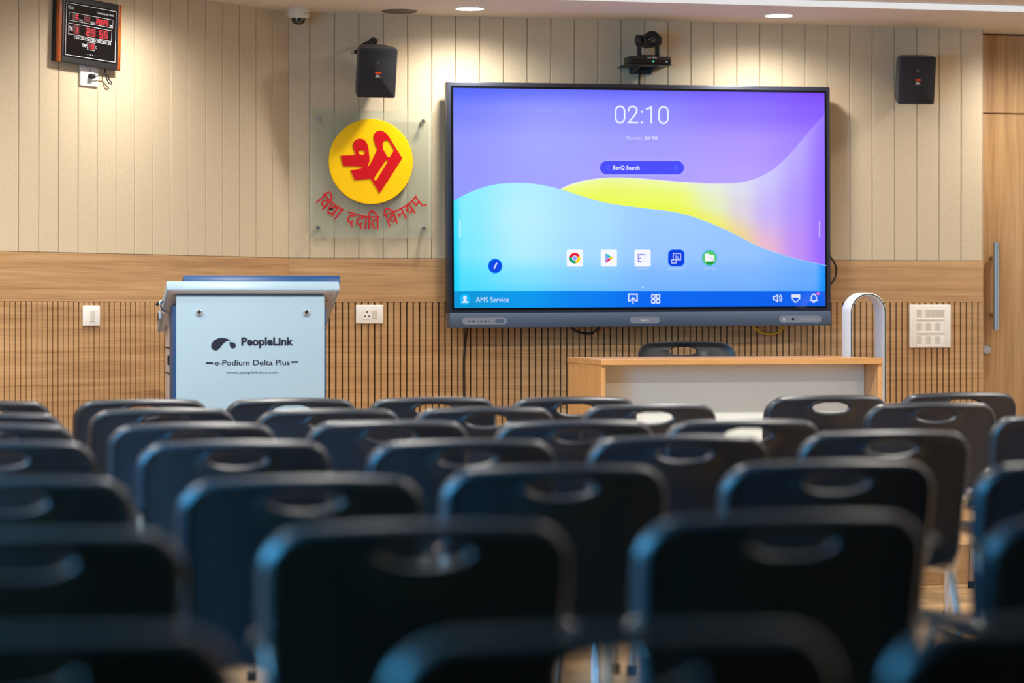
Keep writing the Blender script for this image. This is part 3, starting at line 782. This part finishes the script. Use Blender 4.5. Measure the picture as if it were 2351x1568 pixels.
def interp(xs, cs, x):
    if x <= xs[0]: return cs[0]
    for a, b, p, q in zip(xs, xs[1:], cs, cs[1:]):
        if x <= b:
            t = (x - a) / (b - a); t = t * t * (3 - 2 * t); return tuple(i + (j - i) * t for i, j in zip(p, q))
    return cs[-1]
def cgrid(us, vs, table, u, v): return interp(vs, [interp(us, r, u) for r in table], v)
S = Screen()
US = [1038, 1250, 1467, 1700, 1896]; VS = [200, 255, 330, 420, 480]
TB = [[(78, 100, 250), (98, 112, 255), (104, 104, 255), (112, 86, 252), (118, 66, 245)], [(122, 132, 255), (150, 154, 255), (142, 142, 255), (142, 116, 255), (132, 92, 255)],
      [(148, 152, 255), (164, 168, 255), (163, 158, 255), (176, 152, 255), (160, 126, 255)], [(150, 154, 255), (164, 164, 255), (172, 162, 255), (186, 162, 255), (165, 134, 255)], [(150, 154, 255), (164, 164, 255), (172, 162, 255), (186, 162, 255), (165, 134, 255)]]
lerp_rows = lambda a, b, n: [a + (b - a) * k / n for k in range(n + 1)]
S.grid([[((u, v), cgrid(US, VS, TB, u, v)) for u in lerp_rows(1036, 1897, 44)] for v in lerp_rows(198, 712, 30)])
zz = lambda L: catmull([(1030 + x / 2.6716, 190 + y / 2.6716) for x, y in L], 5)
edge_y = zz([(683, 653), (760, 620), (860, 596), (1000, 583), (1180, 589), (1400, 608), (1560, 617), (1700, 618), (1800, 610), (1880, 588), (1960, 550), (2030, 497), (2110, 415), (2200, 310), (2315, 175)])
edge_b = zz([(25, 727), (110, 680), (200, 645), (300, 622), (430, 614), (550, 624), (683, 653), (800, 692), (950, 735), (1130, 763), (1300, 783), (1420, 802), (1550, 842), (1680, 895), (1800, 955), (1900, 1005), (2020, 1048), (2150, 1085), (2315, 1122)])
def at_u(edge, u):
    for (a, b), (c, d) in zip(edge, edge[1:]):
        if a <= u <= c: return b + (d - b) * (u - a) / max(c - a, 1e-6)
    return edge[-1][1] if u > edge[-1][0] else edge[0][1]
UY = [1285, 1400, 1550, 1640, 1700, 1760, 1830, 1896]
TY = [[(245, 255, 190), (240, 250, 160), (238, 250, 168), (232, 240, 225), (222, 222, 245), (205, 200, 255), (186, 170, 255), (150, 116, 255)],
      [(240, 255, 130), (238, 250, 112), (238, 252, 112), (232, 240, 190), (224, 214, 226), (200, 182, 250), (178, 150, 255), (148, 106, 255)],
      [(238, 255, 100), (236, 252, 84), (236, 250, 84), (240, 240, 112), (238, 214, 150), (236, 186, 210), (196, 144, 246), (150, 100, 255)]]
ul = lerp_rows(1285.7, 1897, 70)
S.grid([[((u, at_u(edge_y, u) * (1 - k) + at_u(edge_b, u) * k), cgrid(UY, [0, .5, 1], TY, u, k)) for u in ul] for k in lerp_rows(0, 1, 16)])
S.stroke([p for p in edge_y if p[0] < 1620], 1.2, (240, 246, 255))
UC = [1040, 1062, 1200, 1350, 1500, 1700, 1868, 1895]
TC = [[(70, 230, 255), (138, 238, 255), (178, 240, 255), (170, 225, 255), (160, 208, 255), (155, 200, 255), (125, 182, 255), (80, 160, 255)],
      [(50, 225, 255), (134, 236, 255), (186, 240, 255), (172, 225, 255), (160, 205, 255), (155, 200, 255), (125, 182, 255), (60, 155, 255)],
      [(30, 215, 255), (124, 232, 255), (176, 238, 255), (165, 220, 255), (154, 200, 255), (150, 195, 255), (120, 180, 255), (40, 150, 255)],
      [(10, 210, 255), (84, 224, 255), (126, 225, 255), (130, 205, 255), (125, 184, 255), (125, 180, 255), (105, 170, 255), (10, 145, 255)],
      [(0, 205, 255), (70, 218, 255), (100, 215, 255), (110, 195, 255), (115, 178, 255), (115, 175, 255), (95, 165, 255), (0, 140, 255)]]
S.grid([[((u, at_u(edge_b, u) * (1 - k) + 712 * k), cgrid(UC, [420, 500, 580, 640, 668], TC, u, at_u(edge_b, u) * (1 - k) + 712 * k)) for u in [1037, 1042, 1048, 1054, 1060, 1066] + lerp_rows(1075, 1860, 60) + [1866, 1872, 1878, 1884, 1890, 1897]] for k in lerp_rows(0, 1, 24)])
S.stroke([p for p in edge_b if p[0] > 1290], 1.0, (170, 215, 250))
S.grid([[((u, v), interp([1043, 1200, 1350, 1500, 1893], [(0, 150, 215), (0, 152, 236), (0, 128, 240), (0, 102, 242), (0, 94, 235)], u)) for u in lerp_rows(1036, 1897, 24)] for v in (668.6, 690, 712)])
S.stroke([(1043, 668.6), (1893, 667)], 1.0, (0, 170, 250))
WHT = (240, 244, 255)
# time: 0 2 : 1 0
q = lambda L: [(1280 + x / 6.187, 220 + y / 6.187) for x, y in L]
def zero(cx, cy, w, h):
    r = w / 2; pts = []
    for k in range(33):
        a = 2 * pi * k / 32; pts.append((cx + cos(a) * r, cy + sin(a) * r * 1.15 + (h / 2 - r * 1.15) * (1 if sin(a) > 0 else -1 if sin(a) < 0 else 0)))
    pts.append(pts[0]); return q(pts)
S.stroke(zero(884, 268, 128, 236), 3.5, WHT)
S.stroke(q(catmull([(1003, 212), (1010, 180), (1035, 157), (1063, 152), (1095, 160), (1118, 190), (1118, 225), (1095, 268), (1005, 382)], 4) + [(1133, 384)]), 3.5, WHT)
for y in (228, 381): S.poly(q([(1191 + cos(2 * pi * k / 16) * 15, y + sin(2 * pi * k / 16) * 15) for k in range(16)]), WHT)
S.stroke(q([(1260, 192), (1326, 162), (1326, 386)]), 3.5, WHT)
S.stroke(zero(1500, 275, 128, 236), 3.5, WHT)
S.text('Monday,', 1437.1, 1476.4, 313, 324, (205, 208, 255)); S.text('Jul 06', 1479.2, 1508.8, 313, 322.2, (235, 238, 255), .02)
def rr(u0, u1, v0, v1, r, c): S.poly([(u, v) for u, v in rrect(u0, u1, v0, v1, r, 8)], c)
rr(1374.4, 1571.8, 366.8, 403.8, 18.4, (176, 172, 255)); rr(1376.6, 1569.8, 369.6, 400.8, 15.5, (74, 78, 252))
S.text('BenQ Search', 1406.4, 1467.8, 380.5, 391.2, (236, 240, 255), .018)
S.stroke([(1394.5 + cos(2 * pi * k / 16) * 4.2, 384.5 + sin(2 * pi * k / 16) * 4.2) for k in range(17)], 1.2, (92, 104, 255)); S.stroke([(1397.5, 387.5), (1400, 390)], 1.4, (92, 104, 255))
rr(1549, 1553, 380, 387, 1.9, (84, 110, 255)); S.stroke([(1546.5, 385), (1548, 389.3), (1551, 390.3), (1554, 389.3), (1555.5, 385)], 1.0, (84, 110, 255)); S.stroke([(1551, 390), (1551, 393)], 1.2, (84, 110, 255))
w2 = lambda x, y: (1280 + x / 5.8775, 560 + y / 5.8775)
def rr2(x0, x1, y0, y1, r, c): a, b = w2(x0, y0), w2(x1, y1); rr(a[0], b[0], a[1], b[1], r / 5.8775, c)
for x0, x1 in ((118, 340), (578, 797), (1033, 1252)): rr2(x0, x1, 78, 306, 22, (246, 248, 255))
def sector(cx, cy, r0, r1, a0, a1, c, n=16):
    S.poly([w2(cx + cos(R(a0 + (a1 - a0) * k / n)) * r1, cy - sin(R(a0 + (a1 - a0) * k / n)) * r1) for k in range(n + 1)] + [w2(cx + cos(R(a1 + (a0 - a1) * k / n)) * r0, cy - sin(R(a1 + (a0 - a1) * k / n)) * r0) for k in range(n + 1)], c)
sector(228, 193, 36, 74, 25, 165, (236, 20, 50)); sector(228, 193, 36, 74, 165, 280, (0, 165, 120)); sector(228, 193, 36, 74, 280, 385, (245, 215, 0))
S.poly([w2(228 + cos(2 * pi * k / 24) * 28, 193 + sin(2 * pi * k / 24) * 30) for k in range(24)], (150, 160, 250))
S.poly([w2(*p) for p in ((638, 140), (690, 192), (638, 245))], (160, 165, 245)); S.poly([w2(*p) for p in ((640, 130), (652, 132), (716, 168), (690, 192), (640, 142))], (0, 200, 185))
S.poly([w2(*p) for p in ((640, 243), (690, 192), (712, 215), (655, 252), (640, 255))], (232, 10, 90)); S.poly([w2(*p) for p in ((716, 168), (745, 190), (712, 215), (690, 192))], (250, 205, 0))
S.stroke([w2(*p) for p in ((1165, 145), (1085, 145), (1085, 238), (1122, 238))], 3.2, (150, 150, 240)); S.stroke([w2(1085, 192), w2(1118, 192)], 2.6, (150, 150, 240)); S.stroke([w2(1200, 145), w2(1145, 238)], 1.6, (205, 230, 250)); S.stroke([w2(1175, 240), w2(1205, 240)], 1.6, (205, 235, 250))
rr2(1485, 1707, 76, 304, 64, (0, 120, 255)); rr2(1490, 1702, 82, 298, 60, (0, 62, 222))
ICO = (190, 205, 255)
S.stroke([w2(*p) for p in ((1555, 190), (1555, 130), (1655, 130), (1655, 215), (1600, 215))], 1.9, ICO); S.stroke([w2(1590 + cos(R(a)) * 40, 215 - sin(R(a)) * 52) for a in range(0, 91, 15)], 1.9, ICO); S.stroke([w2(1590 + cos(R(a)) * 18, 215 - sin(R(a)) * 26) for a in range(0, 91, 15)], 1.9, ICO)
rr2(1528, 1602, 205, 266, 10, ICO); rr2(1540, 1590, 220, 252, 5, (0, 62, 222))
S.poly([w2(2045 + cos(2 * pi * k / 40) * 101, 190 + sin(2 * pi * k / 40) * 106) for k in range(40)], (20, 175, 235))
S.poly([w2(2045 + cos(2 * pi * k / 40) * 92, 192 + sin(2 * pi * k / 40) * 97) for k in range(40)], (85, 205, 95))
S.poly([w2(*p) for p in ((1985, 240), (2110, 240), (2128, 215), (2105, 255), (2075, 278), (2045, 285), (2020, 275))], (25, 150, 60))
S.poly([w2(*p) for p in ((1980, 145), (1990, 132), (2035, 132), (2045, 148), (2108, 150), (2110, 235), (1985, 238))], (245, 248, 255))
S.stroke([w2(2055, 190), w2(2095, 225)], 1.4, (195, 195, 235)); S.stroke([w2(2068, 190), w2(2100, 215)], 1.0, (195, 195, 235))
LB = (188, 212, 255)
for s_, a, b in (('Chrome', 160, 300), ('Play Store', 600, 778), ('EZWrite', 1075, 1215), ('InstaShare 2', 1490, 1703), ('AMS Files', 1960, 2135)):
    p_, q_ = w2(a, 318), w2(b, 348); S.text(s_, p_[0], q_[0], p_[1], q_[1], LB)
S.poly([(1475 + cos(2 * pi * k / 12) * 1.9, 659.3 + sin(2 * pi * k / 12) * 1.9) for k in range(12)], WHT)
DW = (222, 230, 255)
S.stroke([w2(*p) for p in ((978, 768), (953, 768), (953, 680), (1067, 680), (1067, 768), (1042, 768))], 2.8, DW); S.stroke([w2(1012, 805), w2(1012, 728)], 2.8, DW); S.stroke([w2(992, 748), w2(1012, 726), w2(1034, 748)], 2.8, DW)
for a in (1286, 1350):
    for b in (709, 773):
        p_ = [w2(x, y) for x, y in rrect(a - 22, a + 22, b - 24, b + 24, 10, 4)]; S.stroke(p_ + [p_[0]], 2.6, DW)
w8 = lambda x, y: (1480 + x / 4.898, 540 + y / 4.898)
S.stroke([w8(*p) for p in ((1440, 692), (1458, 692), (1488, 672), (1488, 748), (1458, 726), (1440, 726), (1440, 692))], 2.2, DW)
S.stroke([w8(1498 + cos(R(a)) * 18, 710 + sin(R(a)) * 26) for a in range(-60, 61, 20)], 2.0, DW); S.stroke([w8(1502 + cos(R(a)) * 34, 710 + sin(R(a)) * 44) for a in range(-65, 66, 20)], 2.0, DW)
S.poly([w8(*p) for p in ((1640, 666), (1742, 666), (1742, 704), (1640, 704))], DW)
S.stroke([w8(*p) for p in ((1648, 704), (1648, 718), (1672, 735), (1678, 752), (1704, 752), (1710, 735), (1736, 718), (1736, 704))], 2.2, DW)
S.stroke([w8(*p) for p in ((1858, 735), (1868, 722), (1868, 695), (1880, 672), (1896, 660), (1912, 672), (1924, 695), (1924, 722), (1936, 735), (1858, 735))], 2.2, DW); S.poly([w8(*p) for p in ((1876, 738), (1916, 738), (1908, 756), (1896, 761), (1884, 756))], DW)
S.poly([w8(1943 + cos(2 * pi * k / 16) * 17, 656 + sin(2 * pi * k / 16) * 18) for k in range(16)], (245, 90, 190))
w7 = lambda x, y: (1000 + x / 4.898, 540 + y / 4.898)
S.poly([w7(325 + cos(2 * pi * k / 32) * 61, 723 + sin(2 * pi * k / 32) * 63) for k in range(32)], (0, 184, 255))
S.poly([w7(325 + cos(2 * pi * k / 20) * 21, 706 + sin(2 * pi * k / 20) * 24) for k in range(20)], DW); S.poly([w7(*p) for p in ((314, 715), (336, 715), (336, 735), (358, 746), (366, 760), (284, 760), (292, 746), (314, 735))], DW)
S.text('AMS Service', 1091.3, 1167, 681.9, 694.3, (216, 228, 255), 0)
S.poly([w7(665 + cos(2 * pi * k / 40) * 81, 347 + sin(2 * pi * k / 40) * 84) for k in range(40)], (0, 170, 250)); S.poly([w7(665 + cos(2 * pi * k / 40) * 74, 347 + sin(2 * pi * k / 40) * 76) for k in range(40)], (0, 70, 225))
S.stroke([w7(680, 318), w7(655, 372)], 3.6, (205, 212, 255))
S.stroke([(1055, 506), (1055, 544)], 2.6, (215, 245, 255)); S.stroke([(1880, 508), (1880, 545)], 2.6, (200, 190, 255))
me = bpy.data.meshes.new('screen'); me.from_pydata(S.v, [], S.f); me.materials.append(M['screen'])
ca_ = me.color_attributes.new('Col', 'FLOAT_COLOR', 'POINT')
ca_.data.foreach_set('color', [x for c in S.c for x in c])
so = bpy.data.objects.new('screen', me); COL.objects.link(so); so.parent = tv

# cables about the display
def cable(label, pts, r, m, name='cable'):
    c = Vector(pts[0]); o = G().tube(catmull([tuple(Vector(p) - c) for p in pts], 8), r, 10).put(name, m)
    o.location = c; return tag(o, label, 'cable')
cable('black cable looping out at the right edge of the screen', [P(1899, 575, W - .06), P(1907, 590, W - .06), P(1917, 606, W - .05), P(1920, 622, W - .04), P(1916, 640, W - .05), P(1905, 655, W - .06), P(1896, 662, W - .06)], .0048, M['rubber'])
cable('black cable drooping under the middle of the screen', [P(1298, 738, W - .05), P(1318, 757, W - .04), P(1335, 764, W - .03), P(1350, 766, W - .03), P(1365, 762, W - .03), P(1384, 745, W - .05)], .0058, M['rubber'])
q = P(1367, 768, W - .035)
o = G().box(-.006, .006, -.002, .002, -.012, .012, .0008, 1).put('cable_tag', M['paper']); o.location = q; o.rotation_euler = (0, R(8), 0); tag(o, 'small tan tag hanging on the drooping black cable', 'tag')
cable('yellow cable loop hanging under the right half of the screen', [P(1716, 738, W - .05), P(1732, 752, W - .04), P(1748, 763, W - .03), P(1768, 767, W - .03), P(1786, 763, W - .03), P(1797, 752, W - .04), P(1803, 738, W - .05)], .0052, M['yellow_cable'])
cable('long black cable dropping from the left end of the screen', [P(1076, 740, W - .04), P(1071, 765, W - .02), P(1067, 800, W - .008), P(1065, 840, W - .007), P(1065.5, 900, W - .007), P(1066, 980, W - .007), P(1066, 1080, W - .007)], .0055, M['rubber'])

# ------------------------------------------------------------------ podium
Yf = 11.20
a, b = P(404.5, 678, Yf), P(745, 678, Yf)
cxp = (a.x + b.x) / 2; hw = (b.x - a.x) / 2
pod = thing('podium', 'white and blue lecture podium left of the screen', 'podium', (cxp, Yf, STAGE))
zz0 = a.z - STAGE
def pp(u, v, dy=0.0): q = P(u, v, Yf + dy); return q.x - cxp, q.z - STAGE
fp = G().box(-hw, hw, 0, .022, .012, zz0, .004, 2).put('front_panel', M['pod_white'], pod)
zb_ = pp(398, 703, .05)[1]
for sx in (-1, 1):
    G().box(sx * (hw - .002) - .012, sx * (hw - .002) + .012, .022, .20, .01, zb_, .003, 2).put('blue_edge', M['pod_blue'], pod)
def side(y, bulge): return [(-hw - bulge, y, .01), (-hw - bulge, y, zz0 - .10), (hw + bulge, y, zz0 - .10), (hw + bulge, y, .01)]
g = G(); g.loft([[(x, y, z) for x, y, z in side(y, bl_)] for y, bl_ in ((.021, -.012), (.10, -.008), (.20, -.004), (.30, .003), (.42, .006), (.48, -.02))])
body = g.put('cabinet', M['pod_grey'], pod)
for v in (798, 856):
    z = pp(383, v, .35)[1]; G().box(-hw - .0085, -hw + .02, .24, .46, z - .003, z + .003).put('drawer_line', M['black'], body, smooth=0)
z = pp(386, 827, .30)[1]; G().box(-hw - .0085, -hw + .02, .28, .31, z - .02, z + .02, .001, 1).put('finger_slot', M['black'], body, smooth=0)
G().box(-hw + .012, hw - .004, .012, .10, zz0 - .11, zz0 + .055)  .put('neck', M['slot_blue'], pod, smooth=0)
# sloping top tray: front edge high, falling towards the speaker
yt = -.012
xl = pp(382, 660, yt)[0]; xr = pp(779, 660, yt)[0]
zt0, zt1 = pp(580, 668, yt)[1], pp(580, 645.5, yt)[1]
th = zt1 - zt0; slope = R(-23)
mt = Matrix.Translation((0, yt, zt1)) @ Matrix.Rotation(slope, 4, 'X')
tray = G().box(xl, xr, 0.0, .47, -th, 0, .005, 2, mt).put('top_tray', M['pod_white'], pod)
G().box(xl + .012, xr - .012, .006, .46, -th - .002, -th + .003, .001, 1, mt).put('tray_underside', M['pod_grey'], pod, smooth=0)
xl2, xr2 = pp(421, 640, yt + .03)[0], pp(781, 640, yt + .03)[0]
zl0, zl1 = pp(580, 644, yt + .03)[1], pp(580, 631.5, yt + .03)[1]
mt2 = Matrix.Translation((0, yt + .03, zl1)) @ Matrix.Rotation(slope, 4, 'X')
G().box(xl2, xr2, 0, .40, -(zl1 - zl0) - .012, 0, .004, 2, mt2).put('blue_lid', M['pod_blue'], pod)
g = G()
for x, y in ((.035, .05), (.035, .18), (.035, .29), (.03, .40), (.03, .425), (xr - xl - .03, .05), (xr - xl - .04, .11)):
    g.lathe([(.006, 0), (.006, -.004), (.003, -.005), (0, -.005)], (0, 0, 0), 'z', 14)
    bmesh.ops.translate(g.bm, verts=g.bm.verts[-14 * 4:], vec=(xl + x, y, -th - .001))
g.bm.transform(mt); g.put('screw', M['steel'], tray)
g = G(); g.tube([(xl - .004, .14, -.03), (xl - .014, .14, -.035), (xl - .018, .15, -.05), (xl - .01, .17, -.06), (xl + .01, .18, -.07)], .008, 10); g.bm.transform(mt); g.put('cable_clip', M['chrome'], tray)
g = G(); g.tube([(xl - .02, .15, -.045), (xl - .03, .145, -.04)], .008, 10); g.bm.transform(mt); g.put('cable_end', M['rubber'], tray)
g = G(); g.box(xl - .008, xl + .004, .30, .36, -.045, -.005, .002, 1); g.bm.transform(mt); g.put('latch_plate', M['pod_white'], tray, smooth=0)
g = G(); g.box(xl - .0095, xl - .006, .315, .35, -.04, -.012); g.bm.transform(mt); g.put('latch_slot', M['black'], tray, smooth=0)
for u, v in ((457, 717), (703.5, 717)):
    x, z = pp(u, v)
    G().lathe([(.0145, .002), (.0145, -.004), (.0125, -.010), (.009, -.012), (.0085, -.009), (0, -.009)], (x, 0, z), 'y', 28).put('lock', M['chrome'], fp)
    G().box(x - .0045, x + .0045, -.0098, -.0088, z - .001, z + .001).put('keyhole', M['black'], fp, smooth=0)
yy_ = -.0006
z4 = lambda L: [pp(340 + x / 4.9, 610 + y / 4.9) for x, y in L]
g = G()
g.poly(z4([(928, 840), (890, 820), (840, 810), (790, 815), (745, 838), (718, 868), (708, 900), (714, 930), (735, 950), (765, 956), (790, 945), (815, 918), (840, 885), (870, 858), (900, 845)]), yy_)
g.poly(z4([(912, 862), (955, 862), (980, 875), (990, 900), (980, 922), (955, 933), (932, 925), (920, 905), (918, 885)]), yy_)
g.put('logo', M['ink'], fp, smooth=0)
def ptext(t_, x0, x1, y0, y1, bold, bars=()):
    g = G(); p_, q_ = z4([(x0, y1), (x1, y0)]); g.text(t_, p_[0], q_[0], p_[1], q_[1], yy_, bold)
    g.put('lettering', M['ink'], fp, smooth=0)
ptext('PeopleLink', 1048, 1637, 803, 930, .042); ptext('e-Podium Delta Plus', 748, 1594, 1058, 1125, .014); ptext('www.peoplelinkvc.com', 877, 1463, 1180, 1232, 0)
for x0, x1, y0 in ((660, 723, 1096), (1618, 1682, 1084)): G().stroke(z4([(x0, y0), (x1, y0)]), .0075, yy_).put('dash', M['ink'], fp, smooth=0)

# ------------------------------------------------------------------ desk, its chair, the fan
Yk = 11.28
a, b = P(1382, 825, Yk), P(2027, 822.5, Yk)
cxd = (a.x + b.x) / 2; hw = (b.x - a.x) / 2; ztop = (a.z + b.z) / 2 - STAGE
desk = thing('desk', 'beech teacher desk with white front panel below the screen', 'desk', (cxd, Yk, STAGE))
dd = .62
G().box(-hw - .004, hw, 0, dd, ztop - .026, ztop, .0015, 1).put('desk_top', M['beech_h'], desk, smooth=0)
for sx in (-1, 1):
    x0 = sx * hw; x1 = sx * (hw - .020)
    G().box(min(x0, x1), max(x0, x1), .012, dd - .01, 0, ztop - .026, .001, 1).put('side_panel', M['beech'], desk, smooth=0)
g = G()
for z in (.60, .50): g.lathe([(.005, .0), (.005, -.003), (0, -.003)], (hw - .020, .09, z - .02), 'x', 12)
g.put('screw_cap', M['steel'], desk)
G().box(-hw + .0205, hw - .0205, .185, .203, .10, ztop - .0265, .001, 1).put('front_panel', M['desk_white'], desk, smooth=0)

# tower fan: a tall white loop
Yn = 12.22
a, b = P(1932, 690, Yn), P(2034, 690, Yn)
fx = (a.x + b.x) / 2; ftop = P(1980, 671.5, Yn).z - STAGE
fan = thing('tower_fan', 'tall white bladeless loop fan standing right of the desk', 'fan', (fx, Yn, STAGE))
ro = .096; ri = .077; dp = .125
def stadium(r, y, zlo):
    pts = [(-r, y, zlo)]
    for k in range(25): t_ = pi - pi * k / 24; pts.append((cos(t_) * r, y, ftop - ro + sin(t_) * r))
    pts.append((r, y, zlo)); return pts
def loop_band(prof, name, m):
    """prof: closed list of (radius, y); swept along the stadium"""
    g = G(); loops = [stadium(r, y, .52) for r, y in prof]
    rows = [[lp[i] for lp in loops] for i in range(len(loops[0]))]
    return g.loft(rows).put(name, m, fan, 50)
yo = -dp / 2
loop_band([(ro - .006, yo), (ro, yo + .012), (ro, yo + dp - .02), (ro - .006, yo + dp), (ri + .004, yo + dp), (ri, yo + dp - .02), (ri + .001, yo + .03), (ri + .003, yo + .004), (ri + .006, yo)], 'loop', M['fan_white'])
loop_band([(ri + .0125, yo - .0010), (ri + .0125, yo + .003), (ri + .0075, yo + .003), (ri + .0075, yo - .0010)], 'slit', M['green'])
G().lathe([(.115, 0), (.115, .012), (.105, .022), (.1, .06), (.098, .50), (.092, .535), (.0, .54)], (0, 0, 0), n=40).put('base', M['fan_white'], fan)

# ------------------------------------------------------------------ chairs
CT = .82                                       # height of the top of the backrest; origin below its rearmost point
def back_mesh():
    N = 112; hw, rc, zc0, zc1 = .2475, .068, .44, CT
    def outline(s):
        """rounded outline inset by s, sampled with matching indices"""
        pts = []; r = max(rc - s, .012); rb = max(.05 - s, .012)
        w = hw - s; t_ = zc1 - s; b_ = zc0 + s
        arc = [(w - r, t_ - r, r, 0), (-w + r, t_ - r, r, 90), (-w + rb, b_ + rb, rb, 180), (w - rb, b_ + rb, rb, 270)]
        for cx, cz, r_, a0 in arc:
            for k in range(16): q_ = R(a0 + 90 * k / 15); pts.append((cx + cos(q_) * r_, cz + sin(q_) * r_))
            nxt = {0: 'top', 90: 'l', 180: 'bot', 270: 'r'}[a0]
            i = [0, 90, 180, 270].index(a0); ncx, ncz, nr, na = arc[(i + 1) % 4]
            p_ = pts[-1]; q2 = (ncx + cos(R(na)) * nr, ncz + sin(R(na)) * nr)
            for k in range(1, 13): pts.append((p_[0] + (q2[0] - p_[0]) * k / 13, p_[1] + (q2[1] - p_[1]) * k / 13))
        return pts
    hc = (0, zc1 - .047); ha, hb = .071, .0205
    base = outline(.024)
    ang = [math.atan2((z - hc[1]) / .75, x) for x, z in base]
    def hole(e): return [(hc[0] + cos(t_) * (ha + e), hc[1] + sin(t_) * (hb + e)) for t_ in ang]
    mix = lambda A, B, k: [(p_[0] * (1 - k) + q_[0] * k, p_[1] * (1 - k) + q_[1] * k) for p_, q_ in zip(A, B)]
    rear_o = [(0, .030), (.0012, .022), (.004, .014), (.008, .0075), (.012, .0035), (.0165, .001), (.0195, .0012), (.0225, .0042)]
    L = []
    front_in, hole_f = outline(.024), hole(.004)
    # start at the hole, go out over the front, round the edge, back in over the rear, close at the hole
    L.append((hole(0), .016))
    L.append((hole(.004), .021)); 
    for k in (.35, .7): L.append((mix(hole_f, front_in, k), .020))
    L.append((front_in, .021)); L.append((outline(.012), .027)); L.append((outline(.004), .031))
    for s_, y in rear_o: L.append((outline(s_), y))
    hr = hole(.016)
    pan = outline(.0245)
    L.append((pan, .0048))
    for k in (.25, .5, .75): L.append((mix(pan, hr, k), .0050))
    L += [(hr, .0048), (hole(.0135), .0022), (hole(.010), .0018), (hole(.006), .004), (hole(.002), .010)]
    g = G(); tr_ = tan(R(11))
    def place(x, y, z):
        dome = .010 * (1 - (x / hw) ** 2) * max(0, (z - .62) / .2) - .010 * max(0, (z - .62) / .2)
        taper = 1 - .06 * max(0, (.70 - z) / .26)
        return (x * taper, y + .044 * (x / hw) ** 2 + (CT - z) * tan(R(15)) - (CT - z) ** 2 * (tan(R(15)) - tan(R(2))) / .76, z + dome)
    g.loft([[place(x, y, z) for x, z in lp] for lp, y in L], ring=True)
    return g
def make_chair(loc, label):
    t = thing('chair', label, 'chair', loc, group='dark moulded chairs with an oval handle hole')
    back_mesh().put('backrest', M['chair'], t, 55)
    # seat: shallow dished slab with a rolled front
    g = G(); loops = []
    for y, zt_, zb_, w in ((.060, .455, .440, .17), (.075, .458, .438, .20), (.14, .452, .432, .215), (.25, .448, .430, .225), (.38, .450, .432, .228), (.46, .452, .432, .222), (.515, .442, .422, .208), (.53, .426, .414, .185)):
        ring = []
        for k in range(13): x = -w + 2 * w * k / 12; ring.append((x, y, zt_ + .014 * (x / w) ** 4))
        for k in range(13): x = w - 2 * w * k / 12; ring.append((x, y, zb_ + .014 * (x / w) ** 4))
        loops.append(ring)
    g.loft(loops).put('seat', M['seat'], t, 50)
    for sx in (-1, 1):
        lg = G().tube(catmull([(sx * .205, .12, .425), (sx * .215, .105, .35), (sx * .232, .04, .02)], 5), .011, 10).put('leg', M['chrome'], t)
        G().cyl((sx * .232, .037, 0), (sx * .232, .041, .03), .014).put('foot', M['rubber'], lg)
        lg = G().tube(catmull([(sx * .205, .43, .425), (sx * .215, .445, .35), (sx * .232, .50, .02)], 5), .011, 10).put('leg', M['chrome'], t)
        G().cyl((sx * .232, .502, 0), (sx * .232, .498, .03), .014).put('foot', M['rubber'], lg)
        G().tube(catmull([(sx * .205, .42, .428), (sx * .212, .25, .424), (sx * .218, .14, .43), (sx * .220, .112, .47), (sx * .222, .108, .55), (sx * .234, .092, .635)], 6), .010, 10).put('back_post', M['chrome'], t)
        G().lathe([(.0125, -.006), (.0135, 0), (.012, .006), (.006, .010), (0, .011)], (sx * .249, .078, .640), 'y', 18).put('bolt_cap', M['chrome'], t)
    return t
# (x, y) below the rearmost point of each backrest, and a small turn
ROWS = [
 [(.239, 9.58, 0), (.813, 9.62, 1), (1.357, 9.61, -1), (1.887, 9.61, 0), (2.405, 9.52, -2), (3.392, 9.48, 1), (3.999, 9.66, 0)],
 [(.226, 8.50, 0), (.81, 8.76, 1), (1.342, 8.60, 0), (1.874, 8.63, -1), (2.494, 8.78, 0), (3.501, 8.70, 0)],
 [(.215, 7.70, 0), (.794, 7.62, 1), (1.376, 7.67, 0), (1.916, 7.55, -1), (2.425, 7.50, 0), (3.515, 7.62, 0)],
 [(.205, 6.69, 0), (.79, 6.58, 0), (1.362, 6.50, 1), (1.96, 6.60, -1), (2.58, 6.72, 0)],
 [(.181, 5.22, 0), (.752, 5.13, 0), (1.33, 5.38, 0), (1.955, 5.42, 0), (2.475, 5.25, 0)],
 [(.160, 3.97, 0), (.772, 4.00, 0), (1.385, 4.04, 0), (1.925, 3.90, 0)],
 [(.092, 2.74, 0), (.724, 2.62, 0), (1.268, 2.60, 0)]]
ROWN = ['the row nearest the stage', 'second row from the stage', 'third row from the stage', 'fourth row from the stage', 'third row from the camera', 'second row from the camera', 'the row nearest the camera']
ORD = ['leftmost', 'second from left', 'third from left', 'fourth from left', 'fifth from left', 'sixth from left', 'rightmost']
proto = None
for rn, row in zip(ROWN, ROWS):
    for i, (x, y, a) in enumerate(row):
        od = 'rightmost' if i == len(row) - 1 else ORD[i]
        lb = 'dark moulded chair with oval handle hole, %s in %s' % (od, rn)
        if proto is None: proto = make_chair((x, y, 0), lb); o = proto
        else: o = dup(proto, (x, y, 0), label=lb)
        o.rotation_euler = (0, 0, R(a))
q = P(1572, 790, 12.10)
dup(proto, (q.x, 12.16, STAGE), (0, 0, pi + R(3)), 'dark moulded chair with oval handle hole, behind the desk facing the audience')
